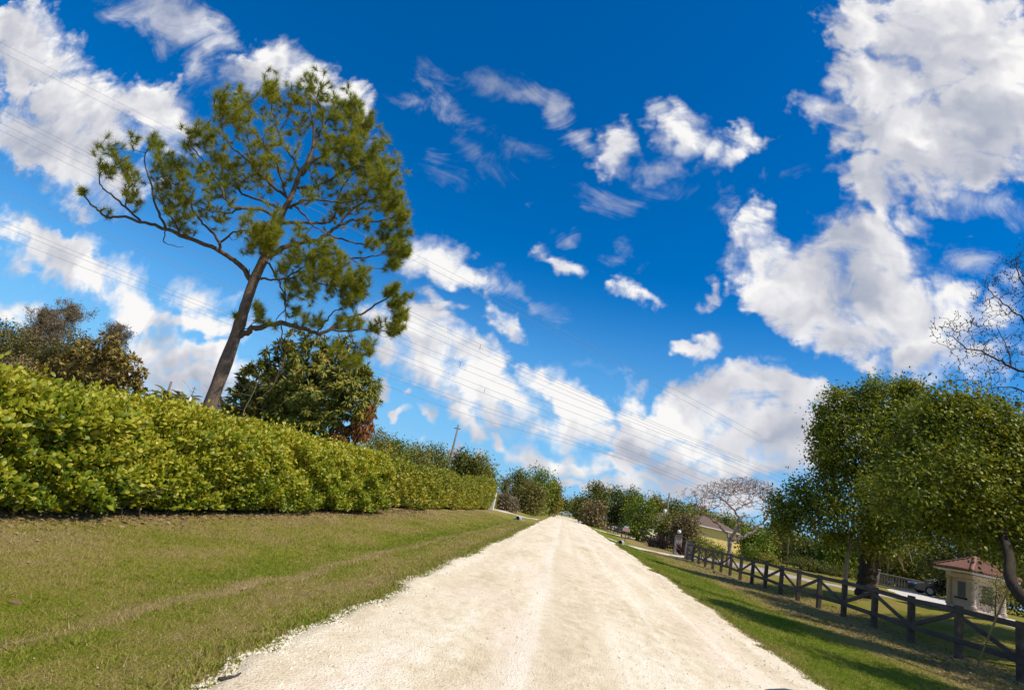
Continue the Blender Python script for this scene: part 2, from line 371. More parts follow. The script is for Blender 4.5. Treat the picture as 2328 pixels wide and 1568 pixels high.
def leaf_mat(name,cols,rough=.45,trans=.3,spec=.35,patch=.9,pscale=.8,ztop=0.):
    """cols: ramp of leaf colours; each leaf takes its own place on it, drifting in patches through the crown"""
    m,k,out=new_mat(name)
    rnd=k.n('ShaderNodeNewGeometry').outputs['Random Per Island']
    pn=k.noise(objco(k),pscale,2,.5)
    f=k.math('ADD',k.math('MULTIPLY',rnd,.75),k.math('MULTIPLY',k.math('SUBTRACT',pn,.36),patch),clamp=True)
    if ztop:      # leaf colours turn yellower and paler towards the top of the hedge
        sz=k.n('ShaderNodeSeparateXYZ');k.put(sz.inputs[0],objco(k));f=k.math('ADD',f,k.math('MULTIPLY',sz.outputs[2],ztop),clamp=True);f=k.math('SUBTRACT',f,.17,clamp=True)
    n=len(cols);c=k.ramp(f,[(i/(n-1),x) for i,x in enumerate(cols)])
    b=pbsdf(k,c,rough,spec)
    tr=k.n('ShaderNodeBsdfTranslucent')
    k.put(tr.inputs[0],k.mix(1.,c,rgba((1.25,1.15,.55)),'MULTIPLY'))
    mx=k.n('ShaderNodeMixShader');mx.inputs[0].default_value=trans;k.put(mx.inputs[1],b.outputs[0]);k.put(mx.inputs[2],tr.outputs[0])
    k.put(out.inputs[0],mx.outputs[0]);return m
def bark_mat(name,a,b,scale=6.,vert=.25,strength=.7,dist=.03):
    m,k,out=new_mat(name);co=objco(k)
    v=k.vec('MULTIPLY',co,(1,1,vert))
    n1=k.noise(v,scale,6,.65);vo=k.n('ShaderNodeTexVoronoi',feature='DISTANCE_TO_EDGE');k.put(vo.inputs['Vector'],k.vec('ADD',v,k.vec('SCALE',k.noise(v,scale,3,.5,out=1),scale=.25)));vo.inputs['Scale'].default_value=scale*1.6
    crack=k.rng(vo.outputs[0],0,.12,0,1)
    c=k.ramp(k.math('MULTIPLY',n1,k.math('ADD',k.math('MULTIPLY',crack,.5),.5)),[(.15,a),(.6,b)])
    h=k.math('ADD',k.math('MULTIPLY',crack,.7),n1)
    k.put(out.inputs[0],pbsdf(k,c,.9,.15,normal=bump(k,h,strength,dist)).outputs[0]);return m
def mottle_mat(name,a,b,scale=3.,rough=.8,spec=.25,bstr=.25,bdist=.01,detail=6,metal=0.,stretch=(1,1,1)):
    m,k,out=new_mat(name);co=k.vec('MULTIPLY',objco(k),stretch)
    n=k.noise(co,scale,detail,.62);n2=k.noise(co,scale*7,4,.6)
    c=k.ramp(k.math('ADD',k.math('MULTIPLY',n,.7),k.math('MULTIPLY',n2,.3)),[(.3,a),(.68,b)])
    k.put(out.inputs[0],pbsdf(k,c,rough,spec,metal,normal=bump(k,k.math('ADD',n,k.math('MULTIPLY',n2,.5)),bstr,bdist)).outputs[0]);return m
def turf_nodes(k,seed=0.):
    """colour of the mown turf as a function of where it grows"""
    co=objco(k);sp=k.n('ShaderNodeSeparateXYZ');k.put(sp.inputs[0],co)
    wob=k.math('MULTIPLY',k.math('SUBTRACT',k.noise(k.vec('MULTIPLY',co,(1,.5,0)),.6,3,.5,dims='2D'),.5),.9)
    x=k.math('ADD',sp.outputs[0],wob)
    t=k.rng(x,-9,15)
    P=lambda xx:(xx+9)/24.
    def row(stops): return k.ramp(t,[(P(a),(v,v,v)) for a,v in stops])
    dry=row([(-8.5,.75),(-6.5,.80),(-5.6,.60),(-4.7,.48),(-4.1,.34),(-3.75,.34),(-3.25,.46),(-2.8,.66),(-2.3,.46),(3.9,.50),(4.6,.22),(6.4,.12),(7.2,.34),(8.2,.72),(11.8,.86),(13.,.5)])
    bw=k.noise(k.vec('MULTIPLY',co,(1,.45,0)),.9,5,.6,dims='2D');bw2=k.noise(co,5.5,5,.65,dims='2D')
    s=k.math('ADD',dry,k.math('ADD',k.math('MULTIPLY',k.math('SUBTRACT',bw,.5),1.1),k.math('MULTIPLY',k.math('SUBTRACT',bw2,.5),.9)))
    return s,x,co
GRASS_RAMP=[(.0,(.165,.245,.012)),(.28,(.26,.285,.028)),(.52,(.355,.31,.068)),(.76,(.41,.325,.115)),(1.,(.44,.335,.165))]
def ground_mat():
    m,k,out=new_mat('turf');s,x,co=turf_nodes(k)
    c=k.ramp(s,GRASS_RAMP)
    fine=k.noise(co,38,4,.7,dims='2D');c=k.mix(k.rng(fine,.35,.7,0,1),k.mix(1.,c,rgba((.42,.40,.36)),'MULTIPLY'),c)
    # worn straw-coloured wheel line along the verge
    ln=k.math('SUBTRACT',1.,k.rng(k.math('ABSOLUTE',k.math('ADD',x,3.42)),.03,.11,0,1,'SMOOTHSTEP'))
    ln=k.math('MULTIPLY',ln,k.rng(k.noise(k.vec('MULTIPLY',co,(1,.25,0)),1.4,4,.6,dims='2D'),.36,.62,.15,.9))
    c=k.mix(ln,c,rgba((.36,.27,.12)))
    h=k.noise(co,60,5,.7)
    k.put(out.inputs[0],pbsdf(k,c,.95,.05,normal=bump(k,h,.9,.03)).outputs[0]);return m
def blade_mat():
    m,k,out=new_mat('grass_blade');s,x,co=turf_nodes(k)
    rnd=k.n('ShaderNodeNewGeometry').outputs['Random Per Island']
    ln=k.math('SUBTRACT',1.,k.rng(k.math('ABSOLUTE',k.math('ADD',x,3.42)),.04,.16,0,1,'SMOOTHSTEP'))
    s=k.math('ADD',k.math('ADD',s,k.math('MULTIPLY',k.math('SUBTRACT',rnd,.5),.75)),k.math('MULTIPLY',ln,.5))
    c=k.ramp(s,GRASS_RAMP);b=pbsdf(k,c,.6,.2)
    tr=k.n('ShaderNodeBsdfTranslucent');k.put(tr.inputs[0],c)
    mx=k.n('ShaderNodeMixShader');mx.inputs[0].default_value=.3;k.put(mx.inputs[1],b.outputs[0]);k.put(mx.inputs[2],tr.outputs[0])
    k.put(out.inputs[0],mx.outputs[0]);return m
def road_mat():
    m,k,out=new_mat('shell_rock');co=objco(k);sp=k.n('ShaderNodeSeparateXYZ');k.put(sp.inputs[0],co)
    lo=k.noise(k.vec('MULTIPLY',co,(1,.18,1)),1.3,5,.6,dims='2D')
    md=k.noise(k.vec('MULTIPLY',co,(1,.55,1)),5.,6,.68,dims='2D');fi=k.noise(co,34,5,.72,dims='2D')
    v=k.math('ADD',k.math('MULTIPLY',lo,.40),k.math('ADD',k.math('MULTIPLY',md,.38),k.math('MULTIPLY',fi,.22)))
    v=k.math('ADD',k.math('MULTIPLY',k.math('SUBTRACT',v,.5),1.35),.505)
    c=k.ramp(v,[(.28,(.52,.42,.26)),(.42,(.70,.58,.39)),(.52,(.80,.69,.50)),(.62,(.86,.77,.60)),(.75,(.88,.81,.67))])
    pk=k.noise(k.vec('MULTIPLY',co,(1,.4,1)),.9,3,.5,dims='2D')
    c=k.mix(k.rng(pk,.48,.68,0,.4),c,rgba((.84,.66,.53)))
    # faint lengthwise bands where wheels have packed the rock
    bx=k.math('ADD',sp.outputs[0],k.math('MULTIPLY',k.math('SUBTRACT',k.noise(k.vec('MULTIPLY',co,(0,.12,0)),1.,2,.5,dims='2D'),.5),.5))
    bn=k.n('ShaderNodeTexNoise',noise_dimensions='1D');k.put(bn.inputs['W'],bx);bn.inputs['Scale'].default_value=2.1;bn.inputs['Detail'].default_value=3
    c=k.mix(k.rng(bn.outputs[0],.50,.64,0,.5),c,rgba((.70,.58,.40)))
    c=k.mix(k.rng(bn.outputs[0],.30,.44,.5,0),c,rgba((.90,.82,.68)))
    st=k.n('ShaderNodeTexVoronoi');k.put(st.inputs['Vector'],co);st.inputs['Scale'].default_value=42
    stn=k.rng(st.outputs['Distance'],.12,.5,1,0)
    dk=k.noise(co,17,3,.6,dims='2D')
    c=k.mix(k.rng(dk,.60,.74,0,.5),c,rgba((.36,.29,.20)))
    h=k.math('ADD',k.math('MULTIPLY',fi,.7),k.math('ADD',k.math('MULTIPLY',md,.9),k.math('MULTIPLY',stn,.5)))
    k.put(out.inputs[0],pbsdf(k,c,.92,.12,normal=bump(k,h,.55,.035)).outputs[0]);return m
M={}
M['turf']=ground_mat();M['blade']=blade_mat();M['road']=road_mat()
M['drive']=mottle_mat('pale_drive',(.50,.45,.38),(.72,.66,.57),2.,.9)
M['innerdrive']=mottle_mat('dark_drive',(.30,.24,.20),(.52,.44,.36),1.2,.9)  # darker tone of the drive for the inner strip
M['stone']=mottle_mat('white_stone',(.56,.47,.33),(.84,.76,.60),9.,.9)
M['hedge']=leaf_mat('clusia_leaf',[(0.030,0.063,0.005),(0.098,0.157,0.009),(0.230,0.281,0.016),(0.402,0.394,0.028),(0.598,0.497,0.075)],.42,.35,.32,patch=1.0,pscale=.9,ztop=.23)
M['hedgefar']=leaf_mat('hedge_leaf_olive',[(0.066,0.098,0.010),(0.152,0.195,0.014),(0.262,0.273,0.022),(0.415,0.371,0.036),(0.569,0.448,0.072)],.5,.25,.35)
M['hedgeshade']=mottle_mat('hedge_inner_shade',(.012,.012,.006),(.035,.030,.012),3.,.95)
M['stem']=bark_mat('hedge_stem',(.06,.045,.03),(.16,.12,.08),20)
M['pinebark']=bark_mat('pine_bark',(.095,.066,.050),(.31,.22,.16),17.,.4,.7,.03)
M['pinelimb']=bark_mat('pine_limb',(.05,.036,.028),(.20,.145,.10),14.,.6,.6,.02)
M['needle']=leaf_mat('pine_needle',[(0.086,0.127,0.018),(0.161,0.207,0.020),(0.265,0.299,0.022),(0.380,0.368,0.030),(0.460,0.391,0.060)],.45,.35,.3,patch=.8,pscale=.5)
M['mango']=leaf_mat('mango_leaf',[(0.053,0.080,0.017),(0.099,0.139,0.023),(0.181,0.213,0.030),(0.330,0.293,0.050),(0.627,0.399,0.083)],.5,.22,.22,pscale=1.1)
M['mangodead']=leaf_mat('dead_leaf',[(0.168,0.077,0.039),(0.308,0.147,0.065),(0.448,0.238,0.104)],.8,.2,.15)
M['almond']=leaf_mat('brown_leaf',[(0.065,0.048,0.016),(0.144,0.096,0.032),(0.216,0.155,0.041),(0.317,0.251,0.052),(0.475,0.353,0.094)],.6,.2,.25)
M['oak']=leaf_mat('oak_leaf',[(0.036,0.062,0.006),(0.096,0.135,0.011),(0.180,0.215,0.015),(0.282,0.290,0.022),(0.396,0.340,0.040)],.5,.24,.22,patch=.8,pscale=.45)
M['oakbark']=bark_mat('oak_bark',(.03,.025,.02),(.10,.08,.06),22.,.35)
M['palebark']=bark_mat('pale_bark',(.15,.115,.085),(.36,.29,.22),8.,.5,.4)
M['twig']=bark_mat('bare_twig',(.17,.12,.10),(.42,.31,.26),8.,.5,.3)
M['darktwig']=bark_mat('dark_twig',(.03,.024,.022),(.09,.07,.06),8.,.5,.3)
M['greentree']=leaf_mat('green_leaf',[(0.050,0.090,0.007),(0.110,0.168,0.009),(0.207,0.257,0.015),(0.331,0.337,0.022)],.5,.22,.3,pscale=.35)
M['olivetree']=leaf_mat('olive_leaf',[(0.073,0.086,0.010),(0.160,0.166,0.019),(0.276,0.248,0.029),(0.435,0.332,0.047)],.55,.2,.3,pscale=.35)
M['darktree']=leaf_mat('dark_leaf',[(0.046,0.067,0.011),(0.099,0.124,0.017),(0.178,0.186,0.026),(0.284,0.253,0.037)],.55,.18,.3,pscale=.35)
M['browntree']=leaf_mat('dry_leaf',[(0.101,0.075,0.040),(0.191,0.145,0.065),(0.293,0.222,0.100),(0.383,0.297,0.134)],.7,.15,.2,pscale=.4)
M['greyfeather']=leaf_mat('grey_leaf',[(0.140,0.108,0.072),(0.238,0.189,0.124),(0.364,0.284,0.195)],.7,.25,.15)
M['leftolive']=leaf_mat('olive_brown_leaf',[(0.078,0.079,0.020),(0.143,0.134,0.031),(0.221,0.189,0.050),(0.299,0.232,0.083)],.6,.25,.2,pscale=.5)
M['palm']=leaf_mat('palm_leaflet',[(0.043,0.058,0.014),(0.093,0.109,0.022),(0.170,0.168,0.042),(0.340,0.264,0.091)],.5,.25,.35)
M['palmdry']=leaf_mat('dry_frond',[(.14,.10,.05),(.23,.175,.085),(.32,.25,.13)],.7,.25,.2)
M['litter']=leaf_mat('litter_leaf',[(0.091,0.058,0.030),(0.182,0.117,0.060),(0.286,0.195,0.102),(0.442,0.325,0.180)],.8,.1,.15)
M['maroon']=leaf_mat('maroon_leaf',[(.03,.014,.014),(.07,.028,.026),(.10,.05,.035)],.45,.15,.4)
M['fence']=mottle_mat('black_stained_wood',(.036,.026,.019),(.14,.105,.078),4.,.75,.3,.4,.008,stretch=(1,.3,1))
M['pole']=mottle_mat('weathered_pole',(.12,.10,.08),(.26,.22,.18),3.,.9,stretch=(1,1,.15))
M['bamboo']=mottle_mat('bamboo',(.30,.21,.08),(.50,.37,.16),6.,.6)
M['stucco']=mottle_mat('pale_stucco',(.50,.40,.34),(.64,.53,.46),5.,.9,.2,.4,.006)
M['mauve']=mottle_mat('mauve_stucco',(.34,.26,.24),(.48,.37,.34),5.,.9,.2,.4,.006)
M['shadestone']=mottle_mat('shaded_stone',(.24,.19,.16),(.38,.31,.27),5.,.9,.2,.4,.006)  # pale stone darkened: the balustrade's shade is put into the colour
M['yellow']=mottle_mat('yellow_stucco',(.86,.62,.20),(.92,.70,.27),2.,.85)
M['white']=mottle_mat('white_paint',(.66,.65,.62),(.80,.79,.76),3.,.6)
M['greywall']=mottle_mat('grey_concrete',(.28,.27,.26),(.42,.40,.38),2.,.9)
M['brownroof']=mottle_mat('brown_shingle',(.10,.065,.045),(.20,.135,.10),6.,.9)
M['tile']=mottle_mat('clay_tile',(.17,.080,.055),(.34,.165,.115),5.,.75,.3,.3,.01)
M['dark']=mottle_mat('dark_trim',(.012,.011,.010),(.03,.028,.026),4.,.6)
M['black']=mottle_mat('rubber',(.012,.012,.012),(.022,.022,.022),8.,.8)
M['chrome']=mottle_mat('alloy',(.18,.18,.19),(.28,.28,.29),8.,.3,.5,.05,.002,metal=.9)
M['cream']=mottle_mat('cream_paint',(.62,.58,.36),(.74,.70,.47),3.,.5)
M['red']=mottle_mat('faded_red',(.60,.28,.24),(.72,.42,.36),6.,.6)
M['lamp']=mottle_mat('opal_globe',(.78,.78,.76),(.85,.85,.83),3.,.25,.5,.02,.001)
M['wire']=mottle_mat('wire',(.22,.22,.24),(.30,.30,.32),3.,.6)
def car_paint(name,c):
    m,k,out=new_mat(name);n=k.noise(objco(k),300,2,.5)
    b=pbsdf(k,c,k.rng(n,.3,.7,.22,.30),.5);b.inputs['Coat Weight'].default_value=.5;b.inputs['Coat Roughness'].default_value=.08
    k.put(out.inputs[0],b.outputs[0]);return m
M['carblack']=car_paint('black_car_paint',(.012,.014,.018));M['carwhite']=car_paint('white_car_paint',(.75,.75,.74))
M['glass']=car_paint('car_glass',(.02,.025,.03))
# ---------------------------------------------------------------- ground, road, drives ----
def build_ground():
    xs=np.concatenate([np.linspace(-2500,-120,14),np.linspace(-100,-20,22),np.linspace(-18,-7.2,24),np.arange(-7,15,.25),np.linspace(15.2,50,50),np.linspace(55,120,14),np.linspace(150,2500,14)])
    ys=np.concatenate([np.linspace(-300,-10,10),np.arange(-8,40,.3),np.linspace(40.5,110,110),np.linspace(115,300,40),np.linspace(350,4000,20)])
    X,Y=np.meshgrid(xs,ys,indexing='ij');Z=terrain(X,Y)
    inroad=(X>-1.9)&(X<3.6)&(Y<168);Z=np.where(inroad,Z-.03,Z)
    nx,ny=X.shape;i=np.arange(nx-1)[:,None]*ny;j=np.arange(ny-1)[None]
    F=np.stack([i+j,i+ny+j,i+ny+j+1,i+j+1],-1).reshape(-1,4)
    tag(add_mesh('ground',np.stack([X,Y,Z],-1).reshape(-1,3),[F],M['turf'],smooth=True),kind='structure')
def road_z(x,y): return .014+.05*(1-np.clip(np.abs((x-.85)/3.05),0,1.1)**2)
def build_road():
    ys=np.concatenate([np.arange(-4,30,.10),np.arange(30,70,.3),np.arange(70,166,1.)])
    t=np.concatenate([[0,.012,.03],np.linspace(.07,.93,22),[.97,.988,1]])
    Y,T=np.meshgrid(ys,t,indexing='ij')
    X=road_l(Y)*(1-T)+road_r(Y)*T
    Z=road_z(X,Y)
    for c in (-.45,1.15,2.0,3.0): Z-=.012*np.exp(-((X-c)/.22)**2)       # wheel tracks
    ed=np.minimum(T,1-T);Z=np.where(ed<.006,-.03,Z)
    g=np.exp(-((np.minimum(X-road_l(Y),road_r(Y)-X)-.22)/.14)**2);Z+=.022*g*(1+.8*np.sin(Y*5.1+X*7))    # loose windrow
    ny,nx=X.shape;i=np.arange(ny-1)[:,None]*nx;j=np.arange(nx-1)[None]
    F=np.stack([i+j,i+j+1,i+nx+j+1,i+nx+j],-1).reshape(-1,4)
    tag(add_mesh('road',np.stack([X,Y,Z],-1).reshape(-1,3),[F],M['road'],smooth=True),kind='structure')
def strip(name,pts,w,mat,lift=.014,wob=.12,seed=5):
    P=smooth_path([(a,b,0) for a,b in pts],10);T=unit(np.gradient(P,axis=0));S=np.stack([T[:,1],-T[:,0],0*T[:,0]],1)
    u=np.linspace(-.5,.5,9);s=np.arange(len(P))
    wl=w+nseries(s,seed,2.,wob);Q=P[:,None]+S[:,None]*(u[None,:,None]*wl[:,None,None])
    Z=terrain(Q[...,0],Q[...,1])+lift+.02*(1-(2*u)**2)[None];Z[:,0]-=.05;Z[:,-1]-=.05;Q[...,2]=Z
    n,m=Q.shape[:2];i=np.arange(n-1)[:,None]*m;j=np.arange(m-1)[None]
    F=np.stack([i+j,i+j+1,i+m+j+1,i+m+j],-1).reshape(-1,4)
    tag(add_mesh(name,Q.reshape(-1,3),[F],mat,smooth=True),kind='structure')
build_ground();build_road()
strip('driveway',[(4.2,56.5),(7,57.6),(10,59),(13,60.2)],2.6,M['drive'])
strip('driveway',[(-8.6,66.5),(-6,66.9),(-4,67.2),(-2.4,67)],3.4,M['drive'],seed=6)
strip('driveway',[(4.3,88),(8,90),(12,93),(18,97)],3.2,M['drive'],seed=8)
strip('driveway',[(13.1,60.3),(15.2,56),(16.2,50),(17.6,44.5),(20.4,41),(23.5,38.8),(26.2,38.2)],3.0,M['innerdrive'],seed=7)
strip('driveway',[(33.5,55),(29,52),(26.3,46.5),(24.6,40),(23.6,34),(23,27),(22.5,20)],4.2,M['drive'],lift=.03,seed=9)

def build_grass():
    C=[];L=[];W=[]
    def patch(x0,x1,y0,y1,dens,l,w):
        n=int((x1-x0)*(y1-y0)*dens);x=rng.uniform(x0,x1,n);y=rng.uniform(y0,y1,n)
        C.append(np.stack([x,y],1));L.append(rng.uniform(.6,1.3,n)*l);W.append(rng.uniform(.7,1.2,n)*w)
    for y0,y1,d,l,w in ((2.4,5.5,3600,.036,.006),(5.5,9,2400,.040,.008),(9,15,1000,.048,.012),(15,26,380,.06,.018),(26,50,110,.07,.03)):
        patch(-7.,-2.0,y0,y1,d,l,w)
    for y0,y1,d,l,w in ((7,12,1500,.045,.009),(12,18,800,.05,.012),(18,30,360,.06,.018),(30,56,100,.075,.03)):
        patch(3.7,13.,y0,y1,d,l,w)
    for fn,sg in ((road_l,-1),(road_r,1)):      # taller tufts creeping over the edges of the road
        n=26000;y=2.5+rng.random(n)**1.6*42;tu=nseries(y,31+sg,.25,.5);x=fn(y)+sg*(-.05+rng.random(n)**1.4*.35-.10*np.clip(tu,0,2))
        C.append(np.stack([x,y],1));L.append(rng.uniform(.03,.075,n)*(1+y/40));W.append(rng.uniform(.006,.010,n)*(1+y/16))
    for x0,x1,y0,y1,nt in ((-6.6,-2.2,2.6,22,520),(3.9,8.5,8,34,420)):      # coarser clumps standing above the mown turf
        t=np.stack([rng.uniform(x0,x1,nt),y0+(y1-y0)*rng.random(nt)**1.4],1);m=26;sp=rng.uniform(.02,.07,nt)
        C.append((np.repeat(t,m,0)+rng.normal(0,1,(nt*m,2))*np.repeat(sp,m)[:,None]));L.append(rng.uniform(.035,.085,nt*m));W.append(rng.uniform(.006,.012,nt*m))
    C=np.concatenate(C);L=np.concatenate(L);W=np.concatenate(W)
    ok=((C[:,0]<road_l(C[:,1])+.12)|(C[:,0]>road_r(C[:,1])-.10))
    ok&=~((C[:,1]>55.4)&(C[:,1]<61.5)&(C[:,0]>4))
    C,L,W=C[ok],L[ok],W[ok];n=len(C)
    P=np.concatenate([C,terrain(C[:,0],C[:,1])[:,None]-.004],1)
    a=rng.uniform(0,2*np.pi,n);ln=rng.uniform(.25,1.5,n)
    A=np.stack([np.cos(a)*ln,np.sin(a)*ln,np.ones(n)*.8],1)
    V,F=leaves(P,A,rdir(n),L,W,'blade')
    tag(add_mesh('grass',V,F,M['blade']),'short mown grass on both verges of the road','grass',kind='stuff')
build_grass()
OCT_V=np.array([[1,0,0],[-1,0,0],[0,1,0],[0,-1,0],[0,0,1],[0,0,-1]],float);OCT_F=np.array([[0,2,4],[2,1,4],[1,3,4],[3,0,4],[2,0,5],[1,2,5],[3,1,5],[0,3,5]])
def build_gravel():
    P=[];S=[]
    for fn,sg in ((road_l,-1),(road_r,1)):
        n=15000;y=3+rng.random(n)**1.7*36;x=fn(y)-sg*(np.abs(rng.normal(.02,.22,n))-.05);P.append(np.stack([x,y],1));S.append(.005+.013*rng.random(n)**2.5*(1+y/25))
    n=7000;y=3+rng.random(n)**1.4*22;P.append(np.stack([rng.uniform(-2.2,3.9,n),y],1));S.append(.004+.009*rng.random(n)**3)
    n=70;y=3.2+rng.random(n)*10;P.append(np.stack([-2.2-np.abs(rng.normal(0,.35,n)),y],1));S.append(.003+.006*rng.random(n)**2)
    P=np.concatenate(P);S=np.concatenate(S);n=len(P)
    inr=(P[:,0]>road_l(P[:,1]))&(P[:,0]<road_r(P[:,1]))
    z=np.where(inr,road_z(P[:,0],P[:,1]),terrain(P[:,0],P[:,1])+.008)
    V=(OCT_V[None]+rng.normal(0,.22,(n,6,3)))*(S[:,None,None]*np.stack([rng.uniform(.8,1.5,n),rng.uniform(.7,1.3,n),rng.uniform(.45,.9,n)],1)[:,None])
    V+=np.concatenate([P,(z+S*.2)[:,None]],1)[:,None]
    F=(OCT_F[None]+np.arange(n)[:,None,None]*6).reshape(-1,3)
    tag(add_mesh('gravel',V.reshape(-1,3),[F],M['stone']),'loose pale stones along the edges of the shell rock road','gravel',kind='stuff')
build_gravel()
def build_litter():
    P=[]
    n=7000;y=7+rng.random(n)**1.3*32;x=8.3+4.6*rng.random(n)+.6*np.sin(y*.5);P.append(np.stack([x,y],1))
    n=4200;y=3+rng.random(n)**1.3*26;x=-7.1+np.abs(rng.normal(0,.38,n));P.append(np.stack([x,y],1))
    n=30;y=3+rng.random(n)*18;x=rng.uniform(-6.6,-3,n);P.append(np.stack([x,y],1))
    P=np.concatenate(P);n=len(P)
    C=np.concatenate([P,(terrain(P[:,0],P[:,1])+.018)[:,None]],1)
    a=rng.uniform(0,6.283,n);A=np.stack([np.cos(a),np.sin(a),rng.normal(0,.25,n)],1)
    V,F=leaves(C,A,np.array([0,0,1.])+rng.normal(0,.35,(n,3)),rng.uniform(.05,.10,n),rng.uniform(.03,.055,n),'oval')
    tag(add_mesh('fallen_leaves',V,F,M['litter']),'brown fallen leaves under the hedge and along the dark fence','leaves',kind='stuff')
build_litter()
# ---------------------------------------------------------------- growing things ----
def grow(nodes,rad,targets,tip=.005,bend=.35,up=.25,rmax=.05,rk=.014,seed=1,pen=0.,segs=4):
    """join every target to the nearest wood already there; returns twig polylines, radii and tip directions"""
    r=np.random.default_rng(seed)
    N=np.array(nodes,float);RD=np.array(rad,float);tw=[];tips=[];
    T=np.asarray(targets,float)
    d0=np.array([np.min(np.linalg.norm(N-t,axis=1)) for t in T]);order=np.argsort(d0)
    cap=np.zeros((len(N)+len(T)*segs,3));cr=np.zeros(len(cap));cap[:len(N)]=N;cr[:len(N)]=RD;m=len(N)
    for i in order:
        t=T[i];dd=np.linalg.norm(cap[:m]-t,axis=1)+pen/(cr[:m]+.01)*.001
        j=int(np.argmin(dd));a=cap[j];L=np.linalg.norm(t-a)
        if L<.02: continue
        mid=(a+t)/2+r.normal(0,1,3)*L*bend*.35+np.array([0,0,-up*L*.5])
        u=np.linspace(0,1,segs+1)[:,None];p=(1-u)**2*a+2*u*(1-u)*mid+u*u*t
        p[1:-1]+=r.normal(0,.03,(segs-1,3))*L
        r0=min(cr[j]*.8,tip+rk*L,rmax);rr=np.linspace(r0,tip,segs+1)
        tw.append((p,rr));tips.append((t,unit(p[-1]-p[-2])))
        cap[m:m+segs]=p[1:];cr[m:m+segs]=rr[1:];m+=segs
    return tw,np.array([a for a,b in tips]),np.array([b for a,b in tips])
def tubes_mesh(name,tw,mat,parent,n=4,smooth=True):
    mb=MB()
    for p,r in tw: mb.tube(p,r,n,cap=False)
    return mb.build(name,mat,parent,smooth)
def blob_pts(c,r,n,shell=.0,gen=None):
    g=gen or rng;v=unit(g.normal(size=(n,3)));q=g.random(n)**(1/3.) if shell==0 else 1-shell*g.random(n)**1.5
    return np.asarray(c)+v*q[:,None]*np.asarray(r)

# ---- hedges along the verge
def hedge(name,label,y0,y1,xf,depth,hfun,nl,L,W,mat,seed,kind='oval',stems=True):
    g=np.random.default_rng(seed)
    root=thing(name,label,'hedge',(xf-depth/2,(y0+y1)/2,0))
    bul=lambda y,z:nseries(y,seed+1,1.1,.08)+nseries(y+z*2.3,seed+2,.5,.075)+nseries(z*3-y*.7,seed+3,.5,.07)
    y=y0+(y1-y0)*g.random(nl);H=hfun(y)
    # share between face (60 %), top and inside
    u=g.random(nl);face=u<.60;top=(u>=.60)&(u<.90)
    z=np.where(face,H*(.07+.93*g.random(nl)**.9),0);x=np.zeros(nl)
    dep=np.abs(g.normal(0,.19,nl))
    under=.22*np.clip(1-z/.55,0,1)**2                                        # face tucks in near the ground
    rnd=.30*np.clip((z/H-.82)/.18,0,1)**2
    xface=xf+bul(y,z)-dep-rnd-under
    x=np.where(face,xface,x)
    tx=g.random(nl);ztop=H+nseries(y+tx*3,seed+5,.35,.10)+nseries(y*1.3,seed+6,.9,.08)-np.abs(g.normal(0,.12,nl))+np.where(g.random(nl)<.06,g.random(nl)*.22,0)
    xt=xf-.12-depth*tx;ztop=ztop-.25*np.clip((tx-.75)/.25,0,1)
    x=np.where(top,xt,x);z=np.where(top,ztop,z)
    ins=~face&~top;x=np.where(ins,xf-.1-depth*g.random(nl)*.6,x);z=np.where(ins,.15+(H-.2)*g.random(nl),z)
    C=np.stack([x,y,z+terrain(x,y)],1)
    n0=np.stack([np.where(face,1.,np.where(top,.25,.6)),g.normal(0,.25,nl),np.where(face,.45,np.where(top,1.,.5))],1)
    # leaves stand in whorls round shoot tips: outward normal, axis fanned round it
    Nn=unit(n0+g.normal(0,.55,(nl,3)));A=unit(np.cross(Nn,rdir(nl,g))+.55*n0+np.array([0,0,.25]))
    V,F=leaves(C,A,Nn,L*g.uniform(.7,1.25,nl),W*g.uniform(.75,1.2,nl),kind)
    add_mesh('foliage',V,F,mat,root)
    # added dark hull: the shade inside the hedge put into its colour
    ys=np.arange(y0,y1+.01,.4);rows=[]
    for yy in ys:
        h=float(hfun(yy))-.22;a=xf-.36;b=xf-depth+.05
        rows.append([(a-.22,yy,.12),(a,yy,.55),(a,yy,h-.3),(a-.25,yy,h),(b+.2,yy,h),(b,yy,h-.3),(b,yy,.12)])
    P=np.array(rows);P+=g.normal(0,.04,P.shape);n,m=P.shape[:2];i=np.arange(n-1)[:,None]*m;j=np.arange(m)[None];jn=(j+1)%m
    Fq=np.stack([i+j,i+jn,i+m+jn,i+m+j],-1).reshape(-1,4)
    add_mesh('shade_hull',P.reshape(-1,3),[Fq],M['hedgeshade'],root)
    if stems:
        tw=[]
        for yy in np.arange(y0,y1,.22):
            yy+=g.normal(0,.06);x0=xf-.45+g.normal(0,.12);z0=float(terrain(x0,yy))-.05;h=g.uniform(.5,1.1)
            p=np.array([(x0,yy,z0),(x0+g.normal(.05,.06),yy+g.normal(0,.08),z0+h*.5),(x0+g.normal(.18,.1),yy+g.normal(0,.15),z0+h)])
            tw.append((smooth_path(p,3),np.linspace(.016,.006,7)))
        tubes_mesh('stems',tw,M['stem'],root,5)
    return root
hn=lambda y:np.interp(y,[1,6.6,10.5,15,20.4,22],[1.42,1.62,1.80,1.88,1.92,1.75])
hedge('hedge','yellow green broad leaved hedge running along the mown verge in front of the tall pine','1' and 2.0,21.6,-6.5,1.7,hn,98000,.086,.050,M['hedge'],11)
hf=lambda y:np.interp(y,[20,24,32,45,60,62.5],[1.8,1.9,2.05,2.3,2.65,2.0])+nseries(y,77,2.2,.16)
hedge('hedge','taller olive green hedge continuing farther down the road to the white gate post',21.2,62.5,-7.15,1.9,hf,52000,.15,.085,M['hedgefar'],12,'card')

